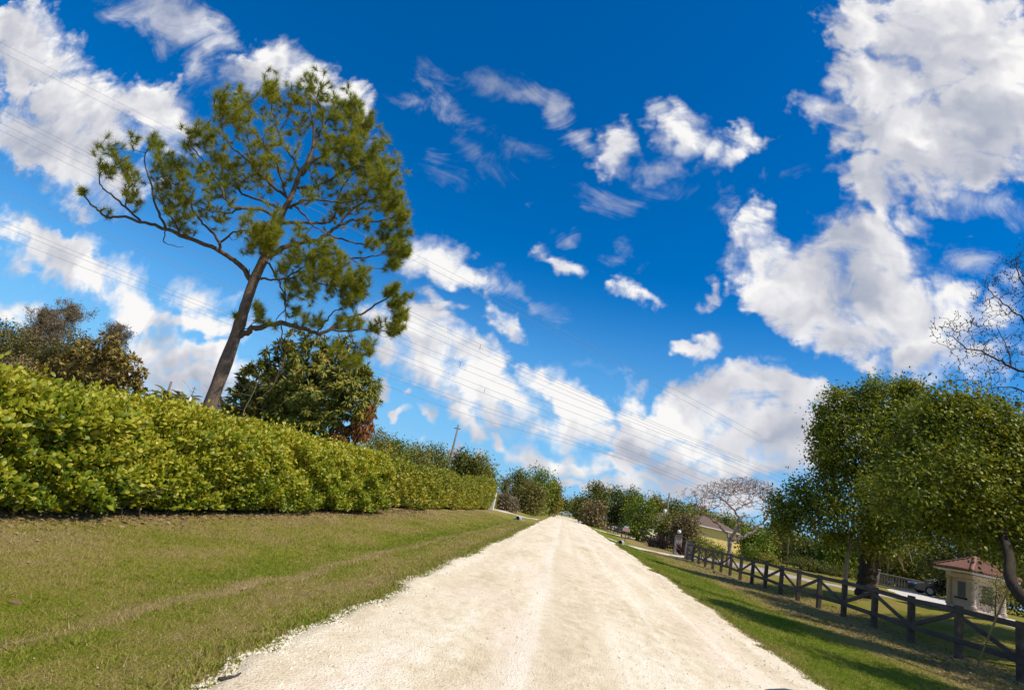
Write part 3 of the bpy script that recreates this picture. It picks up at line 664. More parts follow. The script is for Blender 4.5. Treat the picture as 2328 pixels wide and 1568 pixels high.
# ---- the tall pine behind the hedge
def pine():
    g=np.random.default_rng(5)
    base=at_Y(465,955,15.);nrm=unit(np.array([base[0],base[1],0]))
    def pt(cx,cy,d=0.):       # traced in an enlargement of the photograph, set on the upright plane of the tree, then pushed d metres in depth
        px,py=155.2+cx*.3959,155.2+cy*.3959
        r=ray(px,py);p0=base+nrm*d;t=np.dot(p0-EYE,nrm)/np.dot(r,nrm);return EYE+r*t
    tr=[(782,2020),(880,1755),(970,1510),(1015,1370),(1062,1230),(1112,1120),(1152,1040),(1192,950),(1232,830),(1272,755),(1302,680),(1332,600),(1370,545),(1400,470),(1410,380),(1402,290),(1385,180)]
    P=[pt(*q) for q in tr];low=P[0]+(P[0]-P[1])*(P[0][2]-float(terrain(P[0][0],P[0][1]))+.1)/max(P[1][2]-P[0][2],.1)
    P=[low]+P;R=[.25,.195,.178,.163,.152,.143,.132,.120,.106,.094,.084,.075,.066,.056,.046,.036,.027,.016]
    S=smooth_path(P,4);rad=np.interp(np.linspace(0,len(R)-1,len(S)),range(len(R)),R)
    root=thing('pine_tree','tall pine with bare leaning trunk and wide open crown rising behind the hedge','tree',tuple(low))
    mb=MB();mb.tube(S,rad*(1+.05*g.normal(size=len(S))),14,cap=True)
    tr_o=mb.build('trunk',M['pinebark'],root,True)
    nodes=[S[24:]];nr=[rad[24:]];lim=[]
    def limb(pts,r0,r1,d,dep0=0.):
        k=len(pts);Q=[pt(*p,dep0+d*(i/(k-1))**.8) for i,p in enumerate(pts)]
        s=smooth_path(Q,4);s[1:]+=g.normal(0,.018,(len(s)-1,3));rr=np.linspace(r0,r1,len(s));lim.append((s,rr));nodes.append(s);nr.append(rr)
    limb([(1068,1232),(1050,1215),(1010,1150),(950,1100),(870,1050),(760,1000),(640,960),(560,925),(480,895),(420,885),(300,855),(220,850),(150,800),(110,760),(90,710)],.085,.018,1.2)
    limb([(870,1045),(868,1000),(830,950),(770,890),(730,830),(690,760),(620,680),(540,600),(530,540)],.045,.012,-.8,.3)
    limb([(868,1000),(930,955),(980,935),(1030,930)],.035,.014,-.8,.3)
    limb([(560,925),(520,830),(490,760),(480,680),(450,600),(440,510),(480,430)],.04,.010,.5,.9)
    limb([(420,885),(330,800),(260,740),(190,680),(180,600),(200,540)],.035,.010,.2,1.)
    limb([(330,800),(340,700),(360,620),(300,540),(260,480)],.022,.009,-.5,1.)
    limb([(640,960),(600,860),(545,770),(520,700)],.03,.010,-1.,.7)
    limb([(562,925),(545,985),(560,1000),(610,1022),(660,1030)],.018,.006,.2,.7)
    limb([(1210,870),(1150,830),(1080,805),(1000,800),(940,790),(890,720),(860,640),(800,560),(730,480),(690,420),(740,350)],.055,.012,-1.0)
    limb([(1000,800),(920,830),(830,820),(720,790),(650,700)],.03,.010,.5,-.3)
    limb([(1232,820),(1150,780),(1050,740),(1000,720),(950,640),(900,560),(850,500)],.05,.012,.9)
    limb([(1270,750),(1180,680),(1090,600),(1000,500),(920,430),(880,340),(870,240)],.055,.010,-.5)
    limb([(1090,600),(1050,500),(1030,400),(1000,280),(1010,170)],.032,.009,.8,-.2)
    limb([(1250,740),(1230,650),(1190,540),(1130,450),(1110,400)],.035,.010,-1.6)
    limb([(1330,600),(1280,500),(1210,380),(1170,250),(1160,120)],.045,.010,.6)
    limb([(1210,380),(1270,260),(1290,170),(1330,110)],.024,.009,.5,.4)
    limb([(1150,1085),(1230,1030),(1330,1000),(1430,990),(1490,950),(1560,900),(1650,870),(1750,880),(1850,860),(1900,840)],.09,.016,-.8)
    limb([(1430,990),(1520,1040),(1620,1090),(1740,1080),(1850,1060),(1920,1050)],.045,.011,-.7,-.4)
    limb([(1490,950),(1600,990),(1700,1010),(1800,980),(1890,960)],.035,.010,.4,-.5)
    limb([(1560,900),(1640,800),(1740,760),(1840,740),(1900,770)],.035,.010,.5,-.6)
    limb([(1620,1090),(1700,1140),(1780,1150),(1870,1130)],.02,.008,0,-.9)
    limb([(1212,890),(1240,890),(1330,885),(1430,890),(1520,870),(1540,780),(1570,700),(1620,620),(1700,580),(1780,580)],.06,.012,1.2)
    limb([(1255,795),(1290,790),(1350,760),(1440,755),(1540,770),(1640,760),(1740,680),(1800,640)],.05,.011,-1.5)
    limb([(1320,690),(1420,680),(1500,640),(1590,590),(1690,540),(1770,500)],.05,.011,.6)
    limb([(1300,790),(1360,850),(1400,900),(1440,930),(1530,990)],.035,.010,-1.8)
    limb([(1340,620),(1400,540),(1500,480),(1580,420),(1660,360),(1730,330)],.045,.010,-.9)
    limb([(1380,540),(1420,440),(1460,340),(1540,250),(1600,190)],.04,.010,.7)
    limb([(1460,340),(1450,220),(1390,130)],.024,.009,-.3,.3)
    limb([(1540,450),(1620,300),(1680,240)],.022,.009,.2,-.4)
    limb([(1080,1215),(1120,1205),(1180,1215),(1260,1200),(1350,1190),(1450,1150),(1550,1130)],.04,.010,-1.2)
    limb([(1260,1200),(1340,1150),(1430,1100),(1480,1060)],.025,.009,-.5,-.5)
    limb([(1350,1190),(1450,1240),(1560,1250),(1660,1240)],.025,.009,-.5,-.7)
    limb([(1118,1115),(1155,1125),(1200,1210),(1232,1290),(1242,1370),(1200,1440)],.034,.012,-.7)
    limb([(1250,1205),(1252,1330),(1256,1445)],.024,.014,0,-.5)
    limb([(968,1538),(1010,1520),(1080,1490),(1180,1466),(1260,1470),(1330,1490),(1420,1520),(1500,1500),(1580,1440),(1680,1410),(1760,1360),(1840,1310),(1885,1280)],.095,.014,-1.0)
    limb([(1420,1520),(1460,1480),(1510,1410),(1570,1370),(1640,1300)],.03,.010,.3,-.5)
    limb([(1500,1500),(1600,1510),(1700,1500),(1800,1510),(1890,1470)],.03,.010,-.7,-.6)
    limb([(1600,1510),(1640,1560),(1680,1640),(1700,1680)],.02,.008,-.5,-.8)
    limb([(1222,1470),(1226,1560),(1240,1680),(1190,1800)],.022,.008,-.5,-.4)
    limb([(1240,1680),(1150,1850),(1080,1900)],.012,.004,-.3,-.8)
    limb([(990,1500),(1030,1490),(1085,1440),(1120,1390)],.02,.008,-.4)
    limb([(985,1480),(960,1430)],.012,.006,-.2)
    limb([(1045,1210),(1040,1150)],.02,.012,-.1)
    for p in ([(1258,890),(1150,880),(1100,900),(1050,940)],):  limb(p,.03,.010,-1.4)
    # tufts: centre x, y, radius (enlargement px), number, depth, depth spread
    TU=[(95,705,28,5,1.2,.2),(260,470,40,9,.7,.4),(200,560,60,16,.9,.5),(300,540,60,14,.8,.5),(380,400,35,6,.8,.3),(500,430,48,14,1.0,.3),(350,590,60,14,.6,.5),(350,700,50,9,.5,.4),(380,760,40,8,.4,.3),(560,530,60,20,.1,.6),(660,560,55,20,-.4,.6),(540,640,70,26,.2,.7),(640,710,75,34,.1,.8),(560,770,45,12,.5,.4),(650,830,40,8,.6,.3),(240,830,50,4,1.1,.2),(770,590,50,15,-.5,.5),
        (700,400,50,16,-.8,.3),(790,360,65,28,-.9,.4),(860,520,75,26,.2,.8),(920,560,70,26,.2,.9),(960,630,60,16,.2,.7),(780,760,80,20,.1,.8),(870,700,70,18,0,.7),(700,900,45,10,.4,.5),(620,880,50,10,.5,.4),(900,850,60,14,-.2,.6),
        (880,200,45,14,-.5,.3),(1010,170,55,18,.5,.4),(930,260,85,44,0,.7),(1000,330,80,26,.2,.8),(1100,420,90,34,-.4,1.),(1080,540,90,26,-.3,1.),(1190,480,80,20,0,1.),(1170,600,70,16,-.2,.9),(1080,650,60,14,.2,.7),(1290,600,60,14,-.4,.8),
        (1165,105,60,30,.5,.4),(1170,190,60,22,.5,.5),(1270,200,70,22,.5,.6),(1380,125,75,34,.2,.5),(1470,190,60,24,.4,.6),(1330,280,100,26,.4,.9),(1460,300,90,22,.2,.8),(1560,230,65,26,.5,.5),(1640,260,65,30,.1,.5),(1690,330,60,30,-.3,.5),(1560,350,90,24,0,.8),(1650,410,80,24,-.4,.7),
        (1460,470,80,26,-.5,.9),(1560,480,80,30,-.4,.9),(1640,520,70,28,0,.8),(1760,480,55,24,.5,.5),(1720,560,70,34,.4,.8),(1800,580,60,34,.6,.6),(1790,660,65,34,-.6,.8),(1850,700,55,28,-.3,.6),(1880,790,55,32,-.3,.5),(1905,860,40,24,-.6,.4),(1700,680,70,20,-.6,.8),(1640,740,80,16,-.3,.9),(1500,600,90,16,.4,.9),(1420,620,70,10,-.5,.8),(1560,720,80,14,.3,1.),(1780,780,70,16,-.3,.6),
        (1820,940,50,20,-.3,.5),(1910,960,40,22,-.2,.4),(1880,1030,60,26,-.8,.5),(1920,1060,35,18,-1.,.3),(1860,1130,40,14,-.9,.3),(1750,1010,60,10,-.6,.5),(1700,870,70,10,-.5,.5),(1530,830,60,9,.5,.8),
        (1130,920,85,52,-1.2,.6),(1100,980,60,26,-1.1,.5),(1180,980,60,24,-1.2,.5),(1200,900,50,14,-1.,.4),(1330,950,50,14,-1.2,.5),(1040,1020,40,8,-.9,.4),(1380,720,50,10,-1.3,.5),(1010,890,45,12,-.9,.5),
        (1290,1100,70,24,-.6,.6),(1380,1080,70,26,-.7,.6),(1470,1080,75,40,-.9,.6),(1520,1130,70,34,-1.,.5),(1420,1160,80,28,-.9,.6),(1560,1230,75,26,-1.,.5),(1650,1200,65,34,-1.1,.5),(1680,1270,45,20,-1.1,.4),(1330,1220,70,20,-.7,.6),(1280,1270,60,14,-.6,.5),(1400,1290,70,16,-.8,.5),(1620,1330,60,20,-.8,.4),(1230,1160,50,12,-.7,.5),
        (1300,1380,50,10,-.6,.4),(1340,1440,45,10,-.6,.4),(1430,1460,50,12,-.5,.4),(1600,1440,60,14,-.7,.4),(1850,1270,40,18,-.9,.3),(1890,1340,45,24,-1.,.4),(1910,1420,40,22,-1.,.3),(1880,1490,45,20,-1.1,.4),(1780,1480,50,12,-1.,.4),(1640,1480,55,10,-.9,.4),(1700,1600,60,18,-1.1,.4),(1640,1680,45,14,-1.2,.3),(1540,1600,50,8,-1.,.4),
        (1095,1380,35,12,-.4,.3),(1100,1440,30,8,-.4,.3),(955,1415,14,3,-.2,.1),(1180,1480,40,4,-.6,.3)]
    T=[]
    sc=.3959*15.8/1290
    for cx,cy,r,n,d,ds in TU:
        c=pt(cx,cy,d);n=int(n*(1.75 if cx>1480 else 1.2))
        T.append(blob_pts(c,(r*sc,r*sc,r*sc),n,.55,g)+nrm*g.normal(0,ds,n)[:,None])
    T=np.concatenate(T)
    tw,tp,td=grow(np.concatenate(nodes),np.concatenate(nr),T,.0075,.5,.55,.028,.010,3)
    for q in lim: tubes_mesh('limb',[q],M['pinelimb'],tr_o,8)
    tubes_mesh('sprays',tw,M['pinelimb'],root,3)
    # needles fan from the last decimetres of every twig
    k=92;n=len(tp);D=unit(td+np.array([0,0,.35]))
    s=g.random((n,k));B=tp[:,None]-D[:,None]*(s[...,None]*.16)
    ax=rdir(n*k,g).reshape(n,k,3);A=unit(ax*1.0+D[:,None]*(.75+.5*(1-s[...,None]))-np.array([0,0,.10]))
    Ln=g.uniform(.15,.265,(n,k))
    V,F=leaves(B.reshape(-1,3),A.reshape(-1,3),rdir(n*k,g),Ln.ravel(),.0085,'blade')
    add_mesh('crown',V,F,M['needle'],root)
pine()

# ---- generic leafy crown on a trunk
def crown_tree(name,label,cat,base,trunk,clumps,nl,L,W,mat,bark,seed,group=None,kind='oval',droop=0.,twn=.12,shell=.6,lean=.6,trunk_r=(.2,.05),limb_mat=None,tnorm=.7,per=11,cr=1.):
    """trunk: polyline; clumps: (centre, radii, weight); twigs reach into every clump, leaves gather at the twig ends and over the clump"""
    g=np.random.default_rng(seed);root=thing(name,label,cat,tuple(base),group)
    S=smooth_path(trunk,5);rr=np.linspace(trunk_r[0],trunk_r[1],len(S))
    mb=MB();mb.tube(S,rr,10)
    to=mb.build('trunk',bark,root,True)
    cen=np.array([c for c,r,w in clumps]);tw0,tp,td=grow(S[len(S)//3:],rr[len(S)//3:],cen,.02,.35,.35,trunk_r[0]*.5,.02,seed,segs=6)
    nodes=np.concatenate([S[len(S)//3:]]+[p for p,_ in tw0]);nr=np.concatenate([rr[len(S)//3:]]+[q for _,q in tw0])
    w=np.array([w*np.prod(r)**(2/3.) for c,r,w in clumps]);w=w/w.sum();C=[];N=[];T=[]
    for (c,r,_),q in zip(clumps,w):
        n=max(4,int(nl*q));p=blob_pts(c,r,n,shell,g);C.append(p);N.append(unit((p-c)/np.asarray(r)))
        T.append(blob_pts(c,np.asarray(r)*.95,max(2,int(twn*n*.1)),.5,g))
    tw,tp,td=grow(nodes,nr,np.concatenate(T),.006,.4,.2,.04,.012,seed+1)
    tubes_mesh('limb',tw0+tw,limb_mat or bark,to,5)
    C=np.concatenate(C);N=np.concatenate(N)
    pick=g.permutation(len(C))[:max(20,len(C)//per)]         # leaves gather round shoot ends, leaving gaps between
    n=len(pick)*per;cs=L*cr*g.uniform(1.0,2.3,len(pick));C=np.repeat(C[pick],per,0)+g.normal(0,1,(n,3))*np.repeat(cs,per)[:,None]*.75;N=np.repeat(N[pick],per,0)
    Nn=unit(N*tnorm+np.array([0,0,lean])+g.normal(0,.6,(n,3)));A=unit(np.cross(Nn,rdir(n,g))+N*.5-np.array([0,0,droop]))
    V,F=leaves(C,A,Nn,L*g.uniform(.65,1.3,n),W*g.uniform(.7,1.25,n),kind)
    add_mesh('crown',V,F,mat,root);return root

def whorls(C,D,k,L,W,g,kind='lance',spread=1.,droop=.35):
    n=len(C);ax=rdir(n*k,g).reshape(n,k,3);A=unit(ax*spread+D[:,None]*.7-np.array([0,0,droop]))
    B=np.repeat(C[:,None],k,1)+A*.02;Nn=unit(D[:,None]+.5*rdir(n*k,g).reshape(n,k,3)+np.array([0,0,.5]))
    return leaves(B.reshape(-1,3),A.reshape(-1,3),Nn.reshape(-1,3),(L*g.uniform(.7,1.2,(n,k))).ravel(),W,kind)
# ---- mango tree: drooping rosettes of long leaves, one dead brown side
def mango():
    g=np.random.default_rng(21);Y0=20.
    P=lambda px,py,d=0.:at_Y(px,py,Y0+d)
    b=P(690,960);b=np.array([b[0],Y0,float(terrain(b[0],Y0))])
    root=thing('mango_tree','dark round mango tree behind the hedge with one dead brown side','tree',tuple(b))
    S=smooth_path([b,b+[.1,0,.9],P(695,930),P(700,880),P(700,830)],4);mb=MB();mb.tube(S,np.linspace(.17,.05,len(S)),8);to=mb.build('trunk',M['oakbark'],root,True)
    e=20.*1/1290.
    cl=[(700,800,62,.0,1),(640,830,55,-.2,1),(590,860,48,.1,1),(560,910,42,0,1),(560,950,38,.2,.8),(640,900,72,-.6,1),(720,870,80,-.7,1),(780,850,60,-.3,1),(820,890,48,0,1),(790,910,60,-.5,1),(700,940,70,-.7,1),(640,960,60,-.4,1),(740,960,55,-.5,.9),(760,800,45,.2,1),(830,860,32,.1,.8),(740,900,80,.9,.7),(620,900,80,.9,.7),(600,950,50,-.5,.9)]
    T=[];
    for x,y,r,d,w in cl:
        n=int(44*w*(r/50)**2);T.append(blob_pts(P(x,y,d),(r*e,r*e*1.1,r*e),n,.35,g))
    T=np.concatenate(T);c0=P(700,890)
    cen=[P(x,y,d) for x,y,r,d,w in cl];tw0,_,_=grow(S[4:],np.full(len(S)-4,.08),cen,.02,.3,.1,.05,.02,4,segs=5)
    tw,tp,td=grow(np.concatenate([p for p,_ in tw0]+[S[6:]]),np.concatenate([r for _,r in tw0]+[np.full(len(S)-6,.06)]),T,.006,.4,.1,.02,.010,5)
    tubes_mesh('limb',tw0+tw,M['oakbark'],to,5)
    D=unit(tp-c0+np.array([0,0,.3]))
    V,F=whorls(tp,D,30,.25,.052,g,'lance',1.,.6);add_mesh('crown',V,F,M['mango'],root)
    n=90;T2=np.concatenate([blob_pts(P(838,930,-.2),(.3,.4,.4),46,.5,g),blob_pts(P(775,985,-.6),(.35,.4,.3),36,.5,g),blob_pts(P(825,962,-.2),(.42,.5,.5),n,.5,g),blob_pts(P(800,985,-.3),(.35,.4,.33),40,.5,g)])
    V,F=whorls(T2,np.tile([.3,-.2,-.6],(len(T2),1)),18,.22,.045,g,'lance',.6,1.1);tag(add_mesh('dead_leaves',V,F,M['mangodead'],root),'hanging dried reddish brown leaves')
    # pale flower stalks
    tw=[]
    for t,d in zip(tp[::7],D[::7]):
        for _ in range(3): q=t+d*.22+g.normal(0,.07,3);tw.append((np.array([t,(t+q)/2+g.normal(0,.02,3),q]),np.array([.006,.005,.003])))
    tubes_mesh('flower_stalks',tw,M['mangodead'],root,3)
mango()
# dead bough caught in front of the mango and two pale saplings beside the pine trunk
def sapling(label,trace,Y,mat,r,seed,twigs=24,spread=.35):
    g=np.random.default_rng(seed);P=[at_Y(x,y,Y) for x,y in trace];S=smooth_path(P,4)
    root=thing('bare_sapling',label,'tree',tuple(P[0]));mb=MB();mb.tube(S,np.linspace(r,r*.35,len(S)),6);to=mb.build('trunk',mat,root,True)
    T=S[g.integers(len(S)//3,len(S),twigs)]+g.normal(0,spread,(twigs,3))+[0,0,spread*.6]
    tw,_,_=grow(S,np.linspace(r,r*.35,len(S)),T,.003,.4,.2,.01,.008,seed);tubes_mesh('canopy',tw,mat,root,3)
sapling('pale crooked sapling standing between the pine trunk and the mango',[(672*1.0-172,1010),(674-172,960),(669-170,915),(655-160,880)],15.6,M['palebark'],.022,31)
sapling('slim pale sapling leaning in front of the mango crown',[(540,1000),(550,960),(556,930),(572,900),(590,860)],15.2,M['palebark'],.018,32)
# ---- brown large-leaved tree, left of the pine
def almond():
    g=np.random.default_rng(41);Y0=11.5;P=lambda x,y,d=0.:at_Y(x,y,Y0+d);e=14.5/1290
    b=P(230,930);b[2]=float(terrain(b[0],b[1]));root=thing('almond_tree','brown leaved spreading tree with yellowing leaves poking above the hedge','tree',tuple(b))
    S=smooth_path([b,b+[.05,0,.9],P(230,880),P(225,820)],4);mb=MB();mb.tube(S,np.linspace(.10,.03,len(S)),7);to=mb.build('trunk',M['stem'],root,True)
    cl=[(235,800,38),(200,830,45),(270,840,42),(160,850,45),(120,860,40),(240,870,60),(180,885,50),(295,880,30),(300,850,22),(100,880,35),(290,820,22)]
    T=np.concatenate([blob_pts(P(x,y,g.normal(0,.4)),(r*e,r*e*1.2,r*e),int(46*(r/40)**2),.5,g) for x,y,r in cl])
    tw,tp,td=grow(S[4:],np.full(len(S)-4,.05),T,.005,.5,.2,.03,.012,6);tubes_mesh('limb',tw,M['stem'],to,4)
    D=unit(td+rdir(len(td),g)*.5+np.array([0,0,.4]))
    V,F=whorls(tp,D,14,.095,.046,g,'oval',1.1,.2);add_mesh('crown',V,F,M['almond'],root)
almond()
# ---------------------------------------------------------------- fence and the lot behind it ----
FX=11.6
def fence():
    g=np.random.default_rng(51);ys=16.57-2.3*5+2.3*np.arange(0,23);ys=ys[ys<57.3]
    root=thing('fence','black stained wooden fence with diagonal braces beside the road','fence',(FX,30,float(terrain(FX,30))))
    tz=lambda y:float(terrain(FX,y))
    for y in ys:
        z=tz(y);m=MB();h=1.42+g.normal(0,.015);lx,ly=g.normal(0,.012,2)
        m.beam((FX,y,z-.3),(FX+lx,y+ly,z+h),.17,.17,up=(0,1,0),bev=.012);m.build('post',M['fence'],root)
    i0=3    # post nearest the corner of the picture: braces meet at the top of every other post
    for i in range(len(ys)-1):
        a,b=ys[i],ys[i+1];za,zb=tz(a),tz(b)
        m=MB();m.beam((FX-.108,a+.004,za+1.30),(FX-.108,b-.004,zb+1.30),.042,.15,bev=.006);m.build('rail',M['fence'],root)
        m=MB();m.beam((FX-.108,a+.004,za+.50+g.normal(0,.01)),(FX-.108,b-.004,zb+.50),.042,.15,bev=.006);m.build('rail',M['fence'],root)
        up=(i%2==(1 if False else 0))
        p,q=((FX-.060,a+.05,za+1.18),(FX-.060,b-.05,zb+.55)) if up else ((FX-.060,a+.05,za+.55),(FX-.060,b-.05,zb+1.18))
        m=MB();m.beam(p,q,.042,.13,bev=.006);m.build('brace',M['fence'],root)
fence()
def bamboo_pole():
    a=at_X(2304,1312,11.28);b=at_X(2220,1510,11.22);b[2]=float(terrain(b[0],b[1]))-.02
    m=MB();s=np.linspace(0,1,25)[:,None]*(a-b)+b;s+=np.array([0,.02,0])*np.sin(np.linspace(0,3,25))[:,None]
    r=np.where(np.arange(25)%4==0,.024,.020);m.tube(s,r,8)
    tag(m.build('bamboo_pole',M['bamboo'],None,True,base=tuple(b)),'long straw coloured bamboo pole leaning against the black fence','pole')
bamboo_pole()
# ---- oaks
def ell(px,py,Y,rx,rz,ry,w=1.):
    """leaf clump seen at a pixel, Y metres up the road; radii in metres"""
    py+=40*min(max((1060-py)/150.,0.),1.);px+=22*min(max((1905-px)/55.,0.),1.)*(py<1120)      # leaf shoots stand out beyond the clump itself
    return (at_Y(px,py,Y),(rx,ry,rz),w)
def oak_near():
    b=np.array([11.15,13.6,float(terrain(11.15,13.6))-.05]);Y=16.2
    tr=[b,b+[.02,.1,.9],at_Y(2316,1350,14.3),at_Y(2294,1265,14.9),at_Y(2272,1180,15.6),at_Y(2250,1070,16.3),at_Y(2225,980,16.6)]
    K=[]
    for px,py,d,r in [(2230,930,0,1.0),(2285,985,.6,1.05),(2140,900,.5,.75),(2180,980,-.6,1.0),(2110,960,.2,.85),(2090,1050,.5,1.0),(2170,1070,-.9,1.1),(2250,1060,.8,1.2),(2310,1060,-.4,1.1),(2300,1160,.3,1.1),(2220,1150,-.5,1.05),(2130,1140,.2,1.0),(2060,1130,.9,.95),(2100,1200,.8,.55),(2190,1205,.6,.6),(2270,1235,-.1,.55),(2330,1240,.4,.8),(2360,1100,.2,1.3),(2375,1010,.6,1.2),(2420,1050,0,1.3),(2160,898,.8,.5),(2110,1090,-1.3,.8),(2200,918,.2,.6),(2335,965,.9,.7)]:
        K.append(ell(px,py,Y+d,r*.98,r*.9,r*1.0))
    g=np.random.default_rng(65)
    for px,py in [(2110,905),(2128,892),(2150,880),(2168,868),(2185,874),(2205,884),(2228,880),(2250,900),(2275,918),(2300,935),(2085,945),(2070,1000),(2060,1050),(2045,1095)]:
        for _ in range(2): K.append(ell(px+g.normal(0,7),py+g.normal(0,7),Y+g.uniform(-.3,1.),g.uniform(.16,.34),g.uniform(.2,.42),.3,1.1))
    for q,r in (((14.5,15.5,5.6),1.4),((15.2,17.6,5.),1.4),((13.6,18.6,4.6),1.2),((14.,13.6,4.8),1.3),((16.2,15.8,6.2),1.4),((15.6,13.6,5.6),1.3),((12.8,20.,5.2),1.1)): K.append((np.array(q),(r,r,r*.8),1.))
    return crown_tree('oak_tree','large dense oak with dark trunk standing at the fence near the leaning bamboo pole','tree',b,tr,K,56000,.096,.056,M['oak'],M['oakbark'],61,trunk_r=(.15,.06),twn=.09,shell=.8,lean=.6,per=34,cr=1.45)
oak_near()
def oak_beside():      # next oak of the row, just outside the picture: its shade lies across the near verge
    b=np.array([13.0,10.8,float(terrain(13.0,10.8))-.05]);g=np.random.default_rng(64)
    K=[(b+np.array([r*math.cos(a),r*math.sin(a),z]),(1.25,1.25,.95),1.) for r,a,z in zip(g.uniform(.4,2.3,20),g.uniform(0,6.28,20),g.uniform(3.2,6.6,20))]
    return crown_tree('oak_tree','oak of the fence row whose shade falls on the verge beside the dark mirror','tree',b,[b,b+[.1,0,1.3],b+[0,.1,3.2],b+[0,0,5.]],K,30000,.115,.07,M['oak'],M['oakbark'],64,trunk_r=(.2,.07),twn=.1,shell=.75)
oak_beside()
def oak_inside():       # oak inside the lot, at the edge of the picture behind the large one
    b=np.array([16.3,22.3,float(terrain(16.3,22.3))-.05]);g=np.random.default_rng(66)
    K=[(b+np.array([r*math.cos(a),r*math.sin(a),z]),(1.4,1.4,1.1),1.) for r,a,z in zip(g.uniform(.4,3.4,26),g.uniform(0,6.28,26),g.uniform(3.7,7.0,26))]
    for q in ((13.4,24.2,4.8),(14.2,25.6,5.4),(13.2,26.4,5.0),(14.6,23.6,5.8),(13.8,27.4,5.6),(12.9,22.6,4.6)): K.append((np.array(q),(1.1,1.1,.8),1.))
    return crown_tree('oak_tree','oak inside the lot partly showing behind the large oak at the picture edge','tree',b,[b,b+[.1,0,1.3],b+[0,.1,3.2],b+[0,0,5.]],K,66000,.125,.078,M['oak'],M['oakbark'],66,trunk_r=(.2,.07),twn=.1,shell=.75)
oak_inside()
def oak_drive():       # oak by the driveway, outside the picture: shades the lawn behind the fence
    b=np.array([21.3,25.6,float(terrain(21.3,25.6))-.05]);g=np.random.default_rng(68)
    K=[(b+np.array([r*math.cos(a),r*math.sin(a),z]),(1.5,1.5,1.1),1.) for r,a,z in zip(g.uniform(.4,3.4,24),g.uniform(0,6.28,24),g.uniform(3.6,6.8,24))]
    return crown_tree('oak_tree','oak beside the driveway whose shade dapples the lawn behind the black fence','tree',b,[b,b+[.1,0,1.3],b+[0,.1,3.2],b+[0,0,5.]],K,26000,.14,.09,M['oak'],M['oakbark'],68,trunk_r=(.2,.07),twn=.08,shell=.75)
oak_drive()
def oak_far():
    Y=33.;b=at_Y(1921,1318,Y);b[2]=float(terrain(b[0],Y))-.05
    tr=[b,b+[.02,0,.7],at_Y(1927,1262,Y),at_Y(1935,1225,Y),at_Y(1940,1170,Y),at_Y(1950,1090,Y)]
    K=[]
    for px,py,d,r in [(1905,930,0,1.0),(1960,920,.5,1.2),(2020,910,0,1.1),(1890,1000,-.3,1.0),(1960,1000,-.8,1.5),(2040,990,.6,1.5),(1900,1070,.2,1.15),(1970,1080,.9,1.6),(2050,1080,-.6,1.6),(1880,1130,-.5,1.0),(1940,1150,-1.,1.3),(2020,1160,.4,1.4),(1830,1150,.1,.85),(1790,1145,.3,.65),(1850,1195,-.3,.65),(1900,1205,.4,.7),(1990,1215,-.5,.9),(2060,1200,.8,1.0),(2090,930,.6,1.0),(2100,1020,1.,1.4),(1870,950,.2,.5),(1868,1050,.6,.55),(1940,885,.3,.6),(2060,875,.2,.6),(2060,930,-.3,1.2),(2075,985,-.8,1.3),(2090,1060,-.4,1.4),(2030,940,-.9,1.1),(2110,910,.5,1.),(2000,880,.9,.5),(1810,1175,.6,.5),(2100,1130,.6,1.2)]:
        K.append(ell(px,py,Y+d,r*1.16,r*1.04,r*1.28))
    g=np.random.default_rng(67)
    for px,py in [(1852,935),(1858,905),(1875,888),(1895,878),(1918,868),(1940,862),(1965,858),(1990,858),(2015,855),(2040,852),(2065,850),(2090,860),(1845,965),(1848,1000),(1846,1040),(1850,1075),(1842,1110),(1815,1110),(1785,1120),(1768,1150),(1775,1180),(1800,1200)]:
        for _ in range(2): K.append(ell(px+g.normal(0,7),py+g.normal(0,8),Y+g.uniform(-.5,1.5),g.uniform(.25,.55),g.uniform(.35,.7),.5,1.1))
    return crown_tree('oak_tree','leafy oak on a slim pale trunk behind the middle of the dark fence','tree',b,tr,K,70000,.145,.085,M['oak'],M['palebark'],62,trunk_r=(.11,.05),twn=.09,shell=.8,lean=.6,per=34,cr=1.45)
oak_far()
